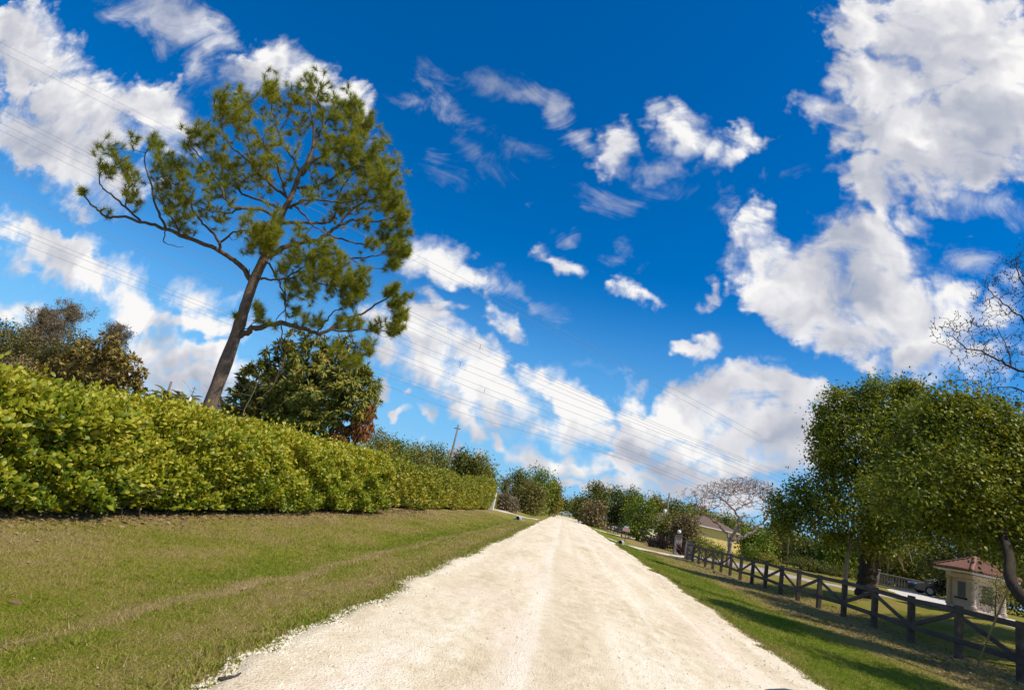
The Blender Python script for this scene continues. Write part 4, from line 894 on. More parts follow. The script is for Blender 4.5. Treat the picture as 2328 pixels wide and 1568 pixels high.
# ---- palms
def palm(name,label,base,top,tr,nf,fl,seed,mat,bark,dead=8,feather=True,group=None,leaflet=.30,low=-.9):
    g=np.random.default_rng(seed);base=np.array(base,float);top=np.array(top,float)
    root=thing(name,label,'palm tree',tuple(base),group);S=np.linspace(0,1,22)[:,None]*(top-base)+base
    rr=tr*(1+.16*(np.arange(22)%2))*np.interp(np.linspace(0,1,22),[0,.15,.8,1],[1.15,1,1.05,.8])
    mb=MB();mb.tube(S,rr,10);mb.build('trunk',bark,root)
    VV=[];FF=[];n0=0;VD=[];FD=[];nd=0;rach=[]
    for i in range(nf+dead):
        az=i*2.39996+g.normal(0,.15);dry=i>=nf
        el=g.uniform(low-.5,low) if dry else np.interp((i%nf)/nf,[0,1],[low+.1,1.25])
        h=np.array([math.cos(az),math.sin(az),0]);L=fl*g.uniform(.85,1.1);t=np.linspace(0,1,10)
        ang=el-t**1.3*(1.15 if not dry else .5);st=np.stack([np.cos(ang),np.sin(ang)],1)*L/9
        q=np.cumsum(st,0)-st[0];p=top+h*q[:,:1]+np.array([0,0,1])*q[:,1:];rach.append((p,np.linspace(.03,.006,10)))
        m=46;u=np.repeat(np.linspace(.12,1,m),2);sd=np.tile([1.,-1.],m);C=np.stack([np.interp(u,t,p[:,k]) for k in range(3)],1)
        Tn=unit(np.stack([np.interp(u,t,np.gradient(p[:,k])) for k in range(3)],1));sv=unit(np.cross(Tn,[0,0,1.]))
        A=unit(Tn*.75+sv*sd[:,None]-np.array([0,0,.35 if not dry else .9])+g.normal(0,.08,(2*m,3)))
        ll=leaflet*np.sin(np.clip(u*1.05,0,1)*np.pi*.85+.35)*g.uniform(.8,1.15,2*m)+.08
        V,F=leaves(C,A,np.cross(A,Tn),ll,.035,'card')
        if dry: VD.append(V);FD.append(F[0]+nd);nd+=len(V)
        else: VV.append(V);FF.append(F[0]+n0);n0+=len(V)
    tubes_mesh('frond_stems',rach,mat,root,3)
    add_mesh('crown',np.concatenate(VV),[np.concatenate(FF)],mat,root)
    if dead: add_mesh('dry_fronds',np.concatenate(VD),[np.concatenate(FD)],M['palmdry'],root)
b=at_Y(1968,1325,36.);b[2]=float(terrain(b[0],36.));palm('date_palm','thick trunked palm with drooping dry fronds behind the fence',b,b+[.3,0,4.5],.44,34,2.9,71,M['palm'],M['oakbark'],20,leaflet=.42,low=-.7)
# ---- gatehouse with hipped clay tile roof
def gatehouse():
    cx,cy=22.45,35.2;z=float(terrain(cx,cy));W=2.0;h=2.02
    a=R(8);X=np.array([math.cos(a),math.sin(a),0]);Y=np.array([-math.sin(a),math.cos(a),0]);Zv=np.array([0,0,1.]);AX=np.array([X,Y,Zv]);c=np.array([cx,cy,z])
    L=lambda x,y,zz:c+X*x+Y*y+Zv*zz
    root=thing('gatehouse','small stucco gatehouse with red clay tile hip roof beside the parked black car','building',tuple(c))
    m=MB()
    m.box(L(0,0,h/2),(W-.5,W-.5,h),AX,.02)
    m.box(L(0,0,.14),(W-.2,W-.2,.3),AX,.03);m.box(L(0,0,h-.16),(W-.16,W-.16,.26),AX,.03)
    wall=m.build('wall',M['stucco'],root)
    for sx in (-1,1):
        for sy in (-1,1):
            m=MB();q=L(sx*(W/2-.2),sy*(W/2-.2),0);m.tube([q+[0,0,.29],q+[0,0,.42],q+[0,0,.45],q+[0,0,h-.42],q+[0,0,h-.38],q+[0,0,h-.29]],[.16,.16,.12,.105,.15,.16],14)
            m.build('column',M['stucco'],root)
    for sy,nm in ((-1,'front'),):
        m=MB();m.box(L(0,-(W/2-.25)-.012,1.18),(.55,.04,.75),AX,.01);m.build('window',M['glass'],root)
        m=MB();m.box(L(0,-(W/2-.25)-.06,.72),(.8,.16,.09),AX,.01);m.build('sill',M['dark'],root)
    m=MB();m.box(L(-(W/2-.25)-.012,.0,1.18),(.04,.5,.75),AX,.01);m.build('window',M['glass'],root)
    m=MB();m.box(L(-(W/2-.25)-.06,0,.72),(.16,.75,.09),AX,.01);m.build('sill',M['dark'],root)
    e=W/2+.34
    m=MB();m.box(L(0,0,h+.05),(2*e-.06,2*e-.06,.10),AX,.01);m.build('eaves',M['white'],root)
    # tiles: courses of barrel tiles up four hips
    mb=MB();n=11;ph=.78
    core=[L(-e,-e,h+.105),L(e,-e,h+.105),L(e,e,h+.105),L(-e,e,h+.105),L(0,0,h+.10+ph)]
    mb.sheet(core,[[[0,1,4],[1,2,4],[2,3,4],[3,0,4]]])
    for k in range(4):
        p,q=core[k],core[(k+1)%4];nn=18
        for i in range(nn):
            u=(i+.5)/nn;s=p+(q-p)*u;up=(core[4]-(p+q)/2);tmax=1-abs(2*u-1)
            if tmax<.08: continue
            ss=np.linspace(0,tmax,max(3,int(tmax*8)+2))[:,None];path=s+up*ss+np.array([0,0,.02])
            r=.062+.012*(np.arange(len(path))%2);mb.tube(path,r,7,True)
    rf=mb.build('roof',M['tile'],root,True)
    mb=MB()
    for k in range(4): mb.tube(np.linspace(0,1,14)[:,None]*(core[4]-core[k])+core[k]+[0,0,.05],.085+.015*(np.arange(14)%2),8)
    mb.build('hip_tiles',M['tile'],rf,True)
gatehouse()
# ---- car bodies
CAR={'sedan':dict(L=4.7,W=1.84,side=[(-2.32,.32),(-2.35,.62),(-2.28,.92),(-1.75,1.0),(-1.1,1.36),(-.35,1.46),(.45,1.42),(1.15,1.02),(2.0,.86),(2.28,.72),(2.36,.5),(2.30,.30)],roof0=4,belt=.98),
     'van':dict(L=4.8,W=1.9,side=[(-2.38,.35),(-2.40,.8),(-2.36,1.2),(-2.25,1.86),(-1.2,1.96),(.7,1.92),(1.25,1.40),(1.75,1.16),(2.25,1.0),(2.38,.7),(2.34,.35)],roof0=3,belt=1.12)}
def car(name,label,cat,kind,pos,head,paint,group=None):
    """lofted body: side profile swept across the width with tumblehome, wheels and glass as parts"""
    d=CAR[kind];pr=np.array(d['side']);n=len(pr);hx=np.array([math.cos(head),math.sin(head),0]);hy=np.array([-math.sin(head),math.cos(head),0]);Zv=np.array([0,0,1.])
    c=np.array(pos,float);root=thing(name,label,cat,tuple(c),group);T=lambda q:c+q[:,:1]*hx+q[:,1:2]*hy+q[:,2:]*Zv
    hw=d['W']/2
    P=np.stack([smooth_path(np.stack([pr[:,0],pr[:,1],0*pr[:,0]],1),3)[:,k] for k in (0,1)],1)
    def halfw(z,x): return (hw-np.clip(z-.75,0,2)*.20-np.clip(.5-z,0,1)*.15)*(1-.10*np.clip((abs(x)-1.7)/.6,0,1))
    st=[-1,-.94,-.6,0,.6,.94,1];V=[];
    for s in st:
        ins=0 if abs(s)<.95 else .0
        for x,z in P:
            w=halfw(z,x);cz=z-(.035 if abs(s)>.9 else 0)*(z>.8)
            V.append((x*(1 if abs(s)<.95 else .995),s*w,cz))
    V=np.array(V);m=len(P);F=[]
    for i in range(len(st)-1):
        for j in range(m-1): F.append([i*m+j,(i+1)*m+j,(i+1)*m+j+1,i*m+j+1])
        F.append([i*m+m-1,(i+1)*m+m-1,(i+1)*m,i*m])
    mb=MB();mb.add(T(V),[np.array(F)])
    for s in (0,len(st)-1):         # side skins as fans of quads down to the sill
        base=V[s*m:(s+1)*m];mid=base.copy();mid[:,2]=np.minimum(base[:,2],.55);k=len(base)
        mb.add(T(np.concatenate([base,mid])),[np.array([[j,j+1,k+j+1,k+j] for j in range(k-1)])])
        low=mid.copy();low[:,2]=.26
        mb.add(T(np.concatenate([mid,low])),[np.array([[j,j+1,k+j+1,k+j] for j in range(k-1)])])
    body=mb.build('body',paint,root)
    r0=d['roof0'];top=pr[r0:r0+3]
    # side glass, windscreen and rear window proud of the body
    zb=d['belt'];xs=pr[:,0];
    for s in (-1,1):
        t=[(top[0][0]-.25,zb+.02),(top[0][0]+.12,top[0][1]-.12),(top[2][0]-.12,top[2][1]-.12),(top[2][0]+.45,zb+.02)]
        mid=(t[0][0]+t[3][0])/2+.05;q1=[t[0],t[1],(mid-.06,top[1][1]-.13),(mid-.06,zb+.02)];q2=[(mid+.04,zb+.02),(mid+.04,top[1][1]-.13),t[2],t[3]]
        for qd in (q1,q2):
            Q=np.array([(x,s*(halfw(z,x)+.006),z) for x,z in qd]+[(x,s*(halfw(z,x)-.02),z) for x,z in qd])
            m2=MB();m2.add(T(Q),[np.array([[0,1,2,3],[7,6,5,4],[0,4,5,1],[1,5,6,2],[2,6,7,3],[3,7,4,0]])]);m2.build('side_window',M['glass'],root)
    def pane(a,b,nm):
        a=np.array(a);b=np.array(b);dn=np.array([b[1]-a[1],-(b[0]-a[0])]);dn=dn/np.linalg.norm(dn);dn=dn*(1 if dn[1]>0 else -1)
        a2=a+(b-a)*.12;b2=a+(b-a)*.90;Q=[]
        for off in (.02,-.01):
            for p,w in ((a2,.80),(b2,.86)):
                for s in (-1,1): Q.append((p[0]+dn[0]*off,s*w*halfw(p[1],p[0]),p[1]+dn[1]*off))
        m2=MB();m2.add(T(np.array(Q)),[np.array([[0,1,3,2],[5,4,6,7],[0,2,6,4],[1,5,7,3],[2,3,7,6],[0,4,5,1]])]);m2.build(nm,M['glass'],root)
    pane(pr[r0+3],pr[r0+2],'windscreen')
    if kind=='sedan': pane(pr[r0-1],pr[r0],'rear_window')
    for sx in (-1.40,1.42):
        for s in (-1,1):
            w=thing('wheel',None,None,(0,0,0));w.parent=root;ctr=np.array([[sx,s*(hw-.10),.33]])
            w.location=Vector(T(ctr)[0])-Vector(c)
            ax=hy*s;t0=T(ctr)[0]
            mb=MB();mb.tube([t0-ax*.10,t0-ax*.095,t0+ax*.095,t0+ax*.10],[.28,.33,.33,.28],22);mb.build('tyre',M['black'],w,True)
            mb=MB();mb.tube([t0+ax*.09,t0+ax*.112,t0+ax*.114],[.225,.225,.19],20);
            for kk in range(5):
                an=kk*2*np.pi/5;dv=hx*math.cos(an)+Zv*math.sin(an);mb.beam(t0+ax*.118,t0+ax*.118+dv*.2,.05,.02,up=tuple(ax))
            mb.build('rim',M['chrome'],w)
    front=pr[:,0].max()
    for s in (-1,1):
        m2=MB();m2.box(T(np.array([[front-.16,s*(hw-.36),.70]]))[0],(.22,.42,.13),np.array([hx,hy,Zv]),.03);m2.build('headlight',M['lamp'],root)
        m2=MB();m2.box(T(np.array([[pr[:,0].min()+.06,s*(hw-.34),.86]]))[0],(.12,.36,.14),np.array([hx,hy,Zv]),.02);m2.build('tail_light',M['red'],root)
        m2=MB();m2.box(T(np.array([[.85,s*(hw+.10),1.0 if kind=='sedan' else 1.2]]))[0],(.12,.2,.13),np.array([hx,hy,Zv]),.03);m2.build('mirror',paint,root)
    m2=MB();m2.box(T(np.array([[front-.06,0,.50]]))[0],(.14,1.0,.2),np.array([hx,hy,Zv]),.03);m2.build('grille',M['dark'],root)
    return root
px0=at_Y(2125,1345,52.);cz=float(terrain(px0[0]+.7,52.));car('parked_car','glossy black car parked between the gatehouse and the stone balustrade','car','sedan',(px0[0]+.75,52.,cz+.03),R(173),M['carblack'])
# ---- balustrade
def balustrade():
    Y=57.;a=at_Y(1992,1340,Y);b=at_Y(2078,1350,Y-1);a[2]=float(terrain(a[0],a[1]));b[2]=float(terrain(b[0],b[1]))
    b=b+(b-a)*.35;root=thing('balustrade','shade toned stone balustrade of turned balusters behind the black car','balustrade',tuple(a))
    d=b-a;n=17
    m=MB();m.beam(a+[0,0,1.02],b+[0,0,1.02],.24,.12,bev=.02);m.build('top_rail',M['shadestone'],root)
    m=MB();m.beam(a+[0,0,.12],b+[0,0,.12],.24,.2,bev=.02);m.build('plinth',M['shadestone'],root)
    for q in (a,b):
        m=MB();m.box(q+np.array([0,0,.6]),(.4,.4,1.3),None,.03);m.box(q+np.array([0,0,1.3]),(.48,.48,.1),None,.02);m.build('pier',M['shadestone'],root)
    for i in range(n):
        q=a+d*((i+.9)/(n+.8));m=MB();m.tube([q+[0,0,.21],q+[0,0,.28],q+[0,0,.40],q+[0,0,.55],q+[0,0,.75],q+[0,0,.90],q+[0,0,.965]],[.075,.05,.085,.08,.045,.05,.075],8);m.build('baluster',M['shadestone'],root,True)
balustrade()
# ---- bare trees
def bare(label,base,limbs,blobs,tip,mat,seed,nr0=.14,name='bare_tree',n3=4,rk=.010,bend=.55,buds=None,rmax=.05):
    g=np.random.default_rng(seed);root=thing(name,label,'tree',tuple(base));nodes=[];rad=[];L=[]
    for pts,r0,r1 in limbs:
        s=smooth_path(pts,4);r=np.linspace(r0,r1,len(s));s[1:-1]+=g.normal(0,.05*r0/.1,(len(s)-2,3)) if len(s)>2 else 0;L.append((s,r));nodes.append(s);rad.append(r)
    mb=MB();mb.tube(L[0][0],L[0][1],10);to=mb.build('trunk',mat,root,True)
    for q in L[1:]: tubes_mesh('limb',[q],mat,to,7)
    N=np.concatenate(nodes);RD=np.concatenate(rad)
    T=np.concatenate([blob_pts(c,r,n,.0,g) for c,r,n in blobs])
    k=len(T)//4;tw1,_,_=grow(N,RD,T[g.permutation(len(T))[:k]],tip*1.6,bend,.35,rmax,rk,seed,segs=6)
    N2=np.concatenate([N]+[p for p,_ in tw1]);R2=np.concatenate([RD]+[r for _,r in tw1])
    tw2,tp,td=grow(N2,R2,T,tip,bend,.1,rmax*.4,rk*.7,seed+1,segs=4)
    tubes_mesh('canopy',tw1+tw2,mat,root,n3)
    if buds:
        V=(OCT_V[None]*np.array([1,1,1.5])*buds+tp[:,None]);F=(OCT_F[None]+np.arange(len(tp))[:,None,None]*6).reshape(-1,3)
        add_mesh('buds',V.reshape(-1,3),[F],mat,root)
    return root
def bare_by_fence():
    Y=52.;Q=lambda cx,cy,d=0.:at_Y((1850+cx/4.48)*.776,(1350+cy/4.48)*.776,Y+d)
    b=Q(1268,1215);b[2]=float(terrain(b[0],Y))-.1
    limbs=[([b,Q(1280,1120),Q(1305,1040)],.17,.14),
      ([Q(1305,1040),Q(1200,890,.5),Q(1090,790,.8),Q(960,690,1.),Q(870,600,1.),Q(740,520,1.2)],.12,.025),
      ([Q(1315,1030),Q(1390,870,-.4),Q(1400,760,-.6),Q(1350,650,-.6),Q(1250,560,-.8),Q(1150,470,-1.),Q(1040,420,-1.)],.14,.025),
      ([Q(1400,760,-.6),Q(1480,720,-.2),Q(1600,745,0),Q(1700,700,.3)],.06,.02),
      ([Q(1350,650,-.6),Q(1440,600,0),Q(1560,540,.5),Q(1620,440,.6)],.06,.02),
      ([Q(1330,1035),Q(1480,985,.3),Q(1620,890,.6),Q(1740,770,.8),Q(1800,630,.9),Q(1780,540,1.),Q(1700,470,1.)],.14,.025),
      ([Q(1740,770,.8),Q(1840,640,.6),Q(1900,520,.5)],.05,.02),
      ([Q(1100,800,.8),Q(1180,740,-.8),Q(1190,790,-.8)],.05,.02),
      ([Q(1250,560,-.8),Q(1290,440,-.6),Q(1380,370,-.4)],.04,.015)]
    e=52./1290*.776*0+54.*1/(1290)*(.776/4.48)
    bl=[]
    for cx,cy,r,n in [(780,450,130,22),(950,430,150,50),(1100,380,150,75),(1250,340,150,95),(1400,320,150,105),(1550,330,150,105),(1700,370,150,100),(1830,430,130,70),(1900,560,110,34),(1350,470,220,60),(1600,480,200,60),(1080,520,160,40),(900,580,110,22),(1800,650,90,22)]:
        bl.append((Q(cx,cy),(r*e,1.7,r*e*.75),int(n*3.2)))
    bare('wide bare tree with a dome of pale leafless twigs in front of the yellow house',b,limbs,bl,.015,M['twig'],81,n3=3,rk=.013)
bare_by_fence()
def bare_corner():
    Y=19.;P=lambda x,y,d=0.:at_Y(x,y,Y+d);b=P(2405,1430);b[2]=float(terrain(b[0],Y))-.1
    limbs=[([b,P(2400,1250),P(2400,1050),P(2395,900),P(2380,780),P(2370,650)],.17,.04),
      ([P(2398,960),P(2360,870,-.2),P(2300,835,-.3),P(2260,812,-.4),P(2200,790,-.4),P(2150,760,-.3)],.055,.010),
      ([P(2398,900),P(2350,760,.3),P(2320,720,.3),P(2280,690,.2),P(2245,655,.2)],.045,.010),
      ([P(2380,780),P(2340,680,-.3),P(2315,620,-.3),P(2310,580,-.3)],.035,.008),
      ([P(2300,835,-.3),P(2290,790,0),P(2265,740,.1)],.022,.008),
      ([P(2395,930),P(2330,890,.2),P(2270,880,.3),P(2220,890,.3)],.03,.008)]
    e=21./1290
    bl=[(P(x,y),(r*e,.9,r*e),n) for x,y,r,n in [(2165,745,38,34),(2210,770,40,44),(2250,720,36,30),(2270,800,45,40),(2250,660,32,22),(2300,640,48,50),(2315,590,30,26),(2330,700,45,34),(2230,870,45,26),(2290,880,45,40),(2200,840,40,22),(2350,600,50,30),(2340,800,50,30),(2385,700,60,30)]]
    bl=[(c,r,int(n*2.4)) for c,r,n in bl]
    bare('leafless tree with budded dark twigs reaching over the large oak from beyond',b,limbs,bl,.0055,M['darktwig'],83,n3=3,rk=.009,buds=.020,rmax=.02)
bare_corner()
# ---- mirror of the car the picture was taken from
def car_mirror():
    c=EYE+ray(1842,1722)*1.15;root=thing('wing_mirror','rounded dark car mirror housing just peeking over the bottom of the frame','car mirror',tuple(c))
    u=np.linspace(0,np.pi,13);v=np.linspace(0,2*np.pi,25)[:-1];V=np.array([(.115*np.sign(math.cos(b))*abs(math.cos(b))**.8*math.sin(a),-.06*math.cos(a),.088*np.sign(math.sin(b))*abs(math.sin(b))**.8*math.sin(a)) for a in u for b in v])+c
    n=24;F=[[i*n+j,(i+1)*n+j,(i+1)*n+(j+1)%n,i*n+(j+1)%n] for i in range(12) for j in range(n)]
    m=MB();m.add(V,[np.array(F)]);m.build('housing',M['carblack'],root,True)
    m=MB();m.box(c+np.array([0,-.066,-.005]),(.20,.012,.125),None,.004);m.build('mirror_glass',M['glass'],root)
    m=MB();m.tube([c+[-.10,0,-.05],c+[-.19,-.03,-.10],c+[-.26,-.08,-.13]],[.035,.03,.04],10);m.build('arm',M['black'],root,True)
car_mirror()
# ---- dark stick on the road
def stick():
    a=gnd(492,1558);b=gnd(535,1555);m=MB();q=(a+b)/2;z=.035
    m.tube([(a[0],a[1],z+.01),(q[0]-.02,q[1]-.015,z),(b[0]-.02,b[1],z+.005),(b[0],b[1]+.03,z+.03)],[.010,.014,.012,.006],7)
    tag(m.build('stick',M['darktwig'],None,True,base=(a[0],a[1],z)),'short dark stick lying on the pale road edge','stick')
stick()
# ---------------------------------------------------------------- farther away ----
def bgtree(label,px,py_top,Y,wpx,mat,bark,seed,nl=4200,name='broadleaf_tree',base_px=None,kind='card',leaf=None,cbase=.14,nclump=15,group='trees along the road behind the gardens',shape=1.,hmin=None):
    g=np.random.default_rng(seed);t=at_Y(px,py_top,Y);dist=math.hypot(t[0],t[1]);z0=float(terrain(t[0],Y));H=max(t[2]-z0,1.5);w=wpx*dist/1290/1.06/2
    b=np.array([t[0],Y,z0-.1]);cl=[]
    zc0=H*cbase
    for i in range(nclump):
        f=(i+.5)/nclump;zz=zc0+(H-zc0)*(.12+.80*f);env=math.sin(np.pi*np.clip(.28+.56*f*shape,0,1))**.7
        a=i*2.4+g.normal(0,.4);rr=w*env*.66*(.5+.5*g.random());r=w*g.uniform(.36,.56)
        cl.append((b+[rr*math.cos(a),rr*math.sin(a),zz-r*.3],(r,r,min(r*.8,H*.24)),1.))
    cl.append((b+[0,0,H-w*.22],(w*.36,w*.36,w*.24),1.))
    tr=[b,b+[g.normal(0,.1),0,zc0],b+[g.normal(0,.2),g.normal(0,.2),H*.7]]
    lf=leaf or max(.15,dist*.0036)
    return crown_tree(name,label,'tree',b,tr,cl,nl,lf,lf*.62,mat,bark,seed,group,kind,trunk_r=(.03*H**.9*.5+.06,.05),twn=.012*30,shell=.7)
OB=M['oakbark'];G,O,D,B=M['greentree'],M['olivetree'],M['darktree'],M['browntree']
LO0=M['leftolive']
LEFT=[ ('broad olive tree crown over the far hedge between white roof edge and dark round tree',930,1022,52,110,O,16),('wide green crown over the far hedge just under the grey utility pole',1022,1040,70,110,O,17),('deep green crown filling the gap over the far hedge before the bushy end tree',1080,1052,78,100,D,18),('olive crown low over the near end of the far hedge',880,1012,42,100,O,19), # label, px, top, Y, width px, mat
 ('olive tree above the far hedge beside the dead side of the mango',862,988,40,95,O,5),
 ('green bushy tree above the far hedge next to the white roof edge',905,1008,44,80,G,6),
 ('olive tree behind the far hedge with small white gaps below it',955,1022,48,95,O,7),
 ('round dark green tree just before the grey utility pole above the hedge',1000,1024,60,75,D,8),
 ('round topped pine past the utility pole',1062,1032,66,55,D,9),
 ('wide olive tree behind the far end of the hedge',1095,1044,66,65,O,10),
 ('bushy tree over the end of the hedge by the white gate post',1110,1070,74,60,G,11),
 ('dark tree behind the dry grey bush past the hedge',1185,1075,92,60,D,12),
 ('large rounded green tree at the last bend of the left verge',1232,1066,96,86,G,13),
 ('brown leaved small tree under the large rounded green tree',1214,1104,88,70,LO0,14),
 ('small tree at the roadside at the end of the row beside the dark car',1262,1098,110,44,O,15),
]
for l,px,py,Y,w,m,s in LEFT: bgtree(l,px,py-(14 if px<1120 else 4),Y,w*(1.3 if px<1120 else 1.15),m,OB,100+s)
RIGHT=[
 ('slender tall pine topped tree among the far pines beyond the white pickup',1362,1098,118,62,D,1),
 ('far dark pine between the tall pine and the green round tree',1402,1110,124,62,D,2),
 ('far dark tree behind the green round tree',1440,1110,120,60,D,3),
 ('small far tree at the start of the row beyond the road end',1330,1134,150,44,D,4),
 ('round bright green tree beside the dark board fence',1462,1129,84,92,G,6),
 ('far tree above the round bright green tree',1492,1126,112,60,O,7),
 ('tall dark tree just behind the transformer pole',1540,1136,112,80,D,8),
 ('olive tree behind the brown roof of the yellow house',1600,1152,118,90,O,9),
 ('dark tree behind the ridge of the yellow house',1650,1172,120,80,D,10),
 ('thin leaved brown green tree in front of the yellow house by the lamp topped pillar',1562,1172,74,62,B,11),
 ('bushy olive brown tree hiding the left part of the yellow house roof',1560,1170,76,62,LO0,26),
 ('small olive tree in front of the grey house by the transformer pole',1528,1176,82,60,O,27),
 ('low round green tree beside the end of the yellow house',1722,1208,72,62,G,12),
 ('wide olive tree across the lawn behind the bare dome tree',1760,1204,82,100,O,13),
 ('olive brown tree beside the thin garden pole',1812,1212,78,80,O,14),
 ('dark green garden tree behind the middle of the black fence',1868,1226,66,84,D,15),
 ('dark garden tree behind the slim oak trunk',1918,1236,62,72,G,16),
 ('dense dark tree behind the balustrade',2030,1226,66,100,O,17),
 ('low dark garden tree over the black car',2092,1236,66,110,D,18),
 ('dark tree rising behind the gatehouse roof',2170,1180,52,120,D,19),
 ('olive tree behind the far corner of the gatehouse',2270,1220,50,120,O,20),
 ('dark tree behind the gatehouse wall at the picture edge',2325,1262,47,150,D,28),
 ('olive bush tree behind the gatehouse and the black car',2130,1262,60,120,O,29),
 ('dark tree between the palm trunk and the balustrade',1985,1240,70,70,D,21),
 ('broad far olive tree above the yellow house and bare dome tree',1690,1172,130,130,O,23),
 ('rounded far olive tree filling the gap behind the transformer pole',1512,1140,125,90,O,24),
 ('broad far tree behind the cream van',1585,1150,135,80,D,25),
 ('far olive tree between yellow house and thin garden pole',1790,1196,110,90,O,22),
]
for l,px,py,Y,w,m,s in RIGHT: bgtree(l,px,py-(26 if Y<=72 and px>1900 else 0),Y,w*(1.2 if Y<=72 else 1),m,OB,200+s,nl=9000 if Y<=72 else 4200)
bgtree('dry brown rounded tree beside the far utility pole',1357,1142,104,58,B,OB,230,cbase=.1)
bgtree('dry grey twiggy bush beside the white gate post',1152,1126,74,58,M['greyfeather'],OB,231,cbase=.02,name='bush')
# far tree rows closing the road
for i,(px,py,w) in enumerate([(1283,1138,26),(1303,1139,30),(1318,1130,40),(1266,1128,34),(1292,1148,30)]):
    bgtree('tiny far tree closing the end of the pale road',px,py,240+i*8,w,D,OB,240+i,nl=900,group='tiny trees at the end of the road')
# trees at the far left above the hedge
LO=M['leftolive']
bgtree('tall olive tree beyond the hedge at the edge of the view',5,716,17,170,LO,OB,260,nl=14000,leaf=.085,cbase=.05)
bgtree('wide olive tree beyond the hedge in front of the feathery grey trees',80,738,20,170,LO,OB,261,nl=14000,leaf=.09,cbase=.05)
bgtree('low olive tree between the feathery grey trees and the brown almond tree',150,772,18,150,LO,OB,262,nl=12000,leaf=.08,cbase=.05)
bgtree('olive brown tree filling the gap between feathery tree and brown almond tree',195,752,19,120,LO,OB,268,nl=10000,leaf=.08,cbase=.05)
bgtree('brown dry bush behind the hedge between olive tree and brown almond tree',60,800,13.5,170,M['browntree'],OB,263,nl=14000,leaf=.06,cbase=.05,name='bush')
bgtree('brownish bush behind the brown almond tree crown',255,792,15,120,M['browntree'],OB,264,nl=9000,leaf=.07,cbase=.05,name='bush')
bgtree('low olive bush between the brown almond tree and the short wooden post',345,893,26,80,LO,OB,265,nl=4000,leaf=.11,cbase=.03,name='bush')
bgtree('low olive bush under the palm fronds beside the antenna mast',405,902,27,80,LO,OB,266,nl=4000,leaf=.11,cbase=.03,name='bush')
bgtree('low olive bush showing between the pine trunk and the mango',515,925,26,60,LO,OB,267,nl=3000,leaf=.11,cbase=.03,name='bush')
def feathery(label,px,top,Y,w,seed):
    g=np.random.default_rng(seed);t=at_Y(px,top,Y);b=np.array([t[0],Y,float(terrain(t[0],Y))]);H=t[2]-b[2];e=math.hypot(*t[:2])/1290*w/2
    root=thing('feathery_tree',label,'tree',tuple(b));S=smooth_path([b,b+[.05,0,H*.4],b+[0,.05,H*.75],t-[0,0,.25]],5);rr=np.linspace(.10,.012,len(S))
    mb=MB();mb.tube(S,rr,7);to=mb.build('trunk',M['darktwig'],root,True)
    f=g.random(190)**.8;T=b+np.stack([g.normal(0,1,190)*e*.62*(1.15-f*.75),g.normal(0,1,190)*e*.6*(1.1-f*.7),H*(.35+.66*f)],1)
    tw,tp,td=grow(S[5:],rr[5:],T,.004,.3,.7,.03,.010,seed);tubes_mesh('limb',tw,M['darktwig'],to,3)
    k=64;n=len(tp);s=g.random((n,k,1));B=tp[:,None]-td[:,None]*s*.55+g.normal(0,.06,(n,k,3));A=td[:,None]*.6+rdir(n*k,g).reshape(n,k,3)*.8+np.array([0,0,.25])
    V,F=leaves(B.reshape(-1,3),A.reshape(-1,3),rdir(n*k,g),g.uniform(.07,.15,n*k),.022,'card');add_mesh('crown',V,F,M['greyfeather'],root)
feathery('grey feathery tree with two loose plumes above the brown almond tree',165,690,19,110,271)
feathery('low grey feathery tree between the plumed tree and open sky',275,742,20,80,272)
feathery('thin grey feathery tree just before the plumed one',112,706,20,60,273)
# palms seen over the hedge
for i,(px,py,Y,lab) in enumerate([(355,905,30,'low cabbage palm over the hedge beside the brown almond tree'),(392,893,32,'arching palm top over the hedge in front of the short wooden post'),(421,897,34,'small palm with upright fronds just before the white antenna mast'),(520,912,30,'low palm fronds showing between pine trunk and mango'),(1152,1086,82,'cabbage palm at the end of the hedge behind the dry grey bush')]):
    t=at_Y(px,py,Y);b=np.array([t[0],t[1],float(terrain(t[0],t[1]))]);s=1. if Y<60 else 1.5
    palm('cabbage_palm',lab,b,t-[0,0,.45*s],.14*s,26,1.25*s,280+i,M['palm'],M['oakbark'],8,leaflet=.34,group='low palms beyond the hedge')
# ---- poles and wires
def pole(label,px,top,bot,Y,r=.14,tr=False,name='utility_pole',arm=False,mat='pole',group=None):
    t=at_Y(px[0],top,Y);b=at_Y(px[1],bot,Y);x=(t[0]+b[0])/2;z0=float(terrain(x,Y));root=thing(name,label,'pole',(x,Y,z0),group)
    lean=np.clip(t[0]-b[0],-.35,.35)
    m=MB();m.tube([(x-lean/2,Y,z0-.2),(x,Y,(z0+t[2])/2),(x+lean/2,Y,t[2])],[r,r*.9,r*.7],9);m.build('shaft',M[mat],root,True)
    if tr:
        m=MB();q=np.array([x-.32,Y-.1,z0+(t[2]-z0)*.60]);m.tube([q+[0,0,-.45],q+[0,0,-.42],q+[0,0,.42],q+[0,0,.45]],[.16,.22,.22,.16],12);m.build('transformer',M['white'],root,True)
        m=MB();m.beam(q,(x,Y,q[2]),.06,.06);m.build('bracket',M['dark'],root)
    if arm:
        m=MB();m.tube([(x,Y,t[2]-.28),(x,Y,t[2]+.12)],[.07,.05],7);m.build('insulator',M['dark'],root,True)
        m=MB();m.beam((x-.35,Y,t[2]-.3),(x+.35,Y,t[2]-.3),.09,.1);m.build('crossarm',M['pole'],root)
    return root
pole('weathered utility pole rising above the far hedge',(1042,1020),968,1055,62.,.13,arm=True)
pole('utility pole with white transformer can near the lamp topped pillar',(1522,1508),1120,1232,85.,.15,tr=True)
pole('distant utility pole beside the dry brown tree',(1331,1327),1143,1180,130.,.18)
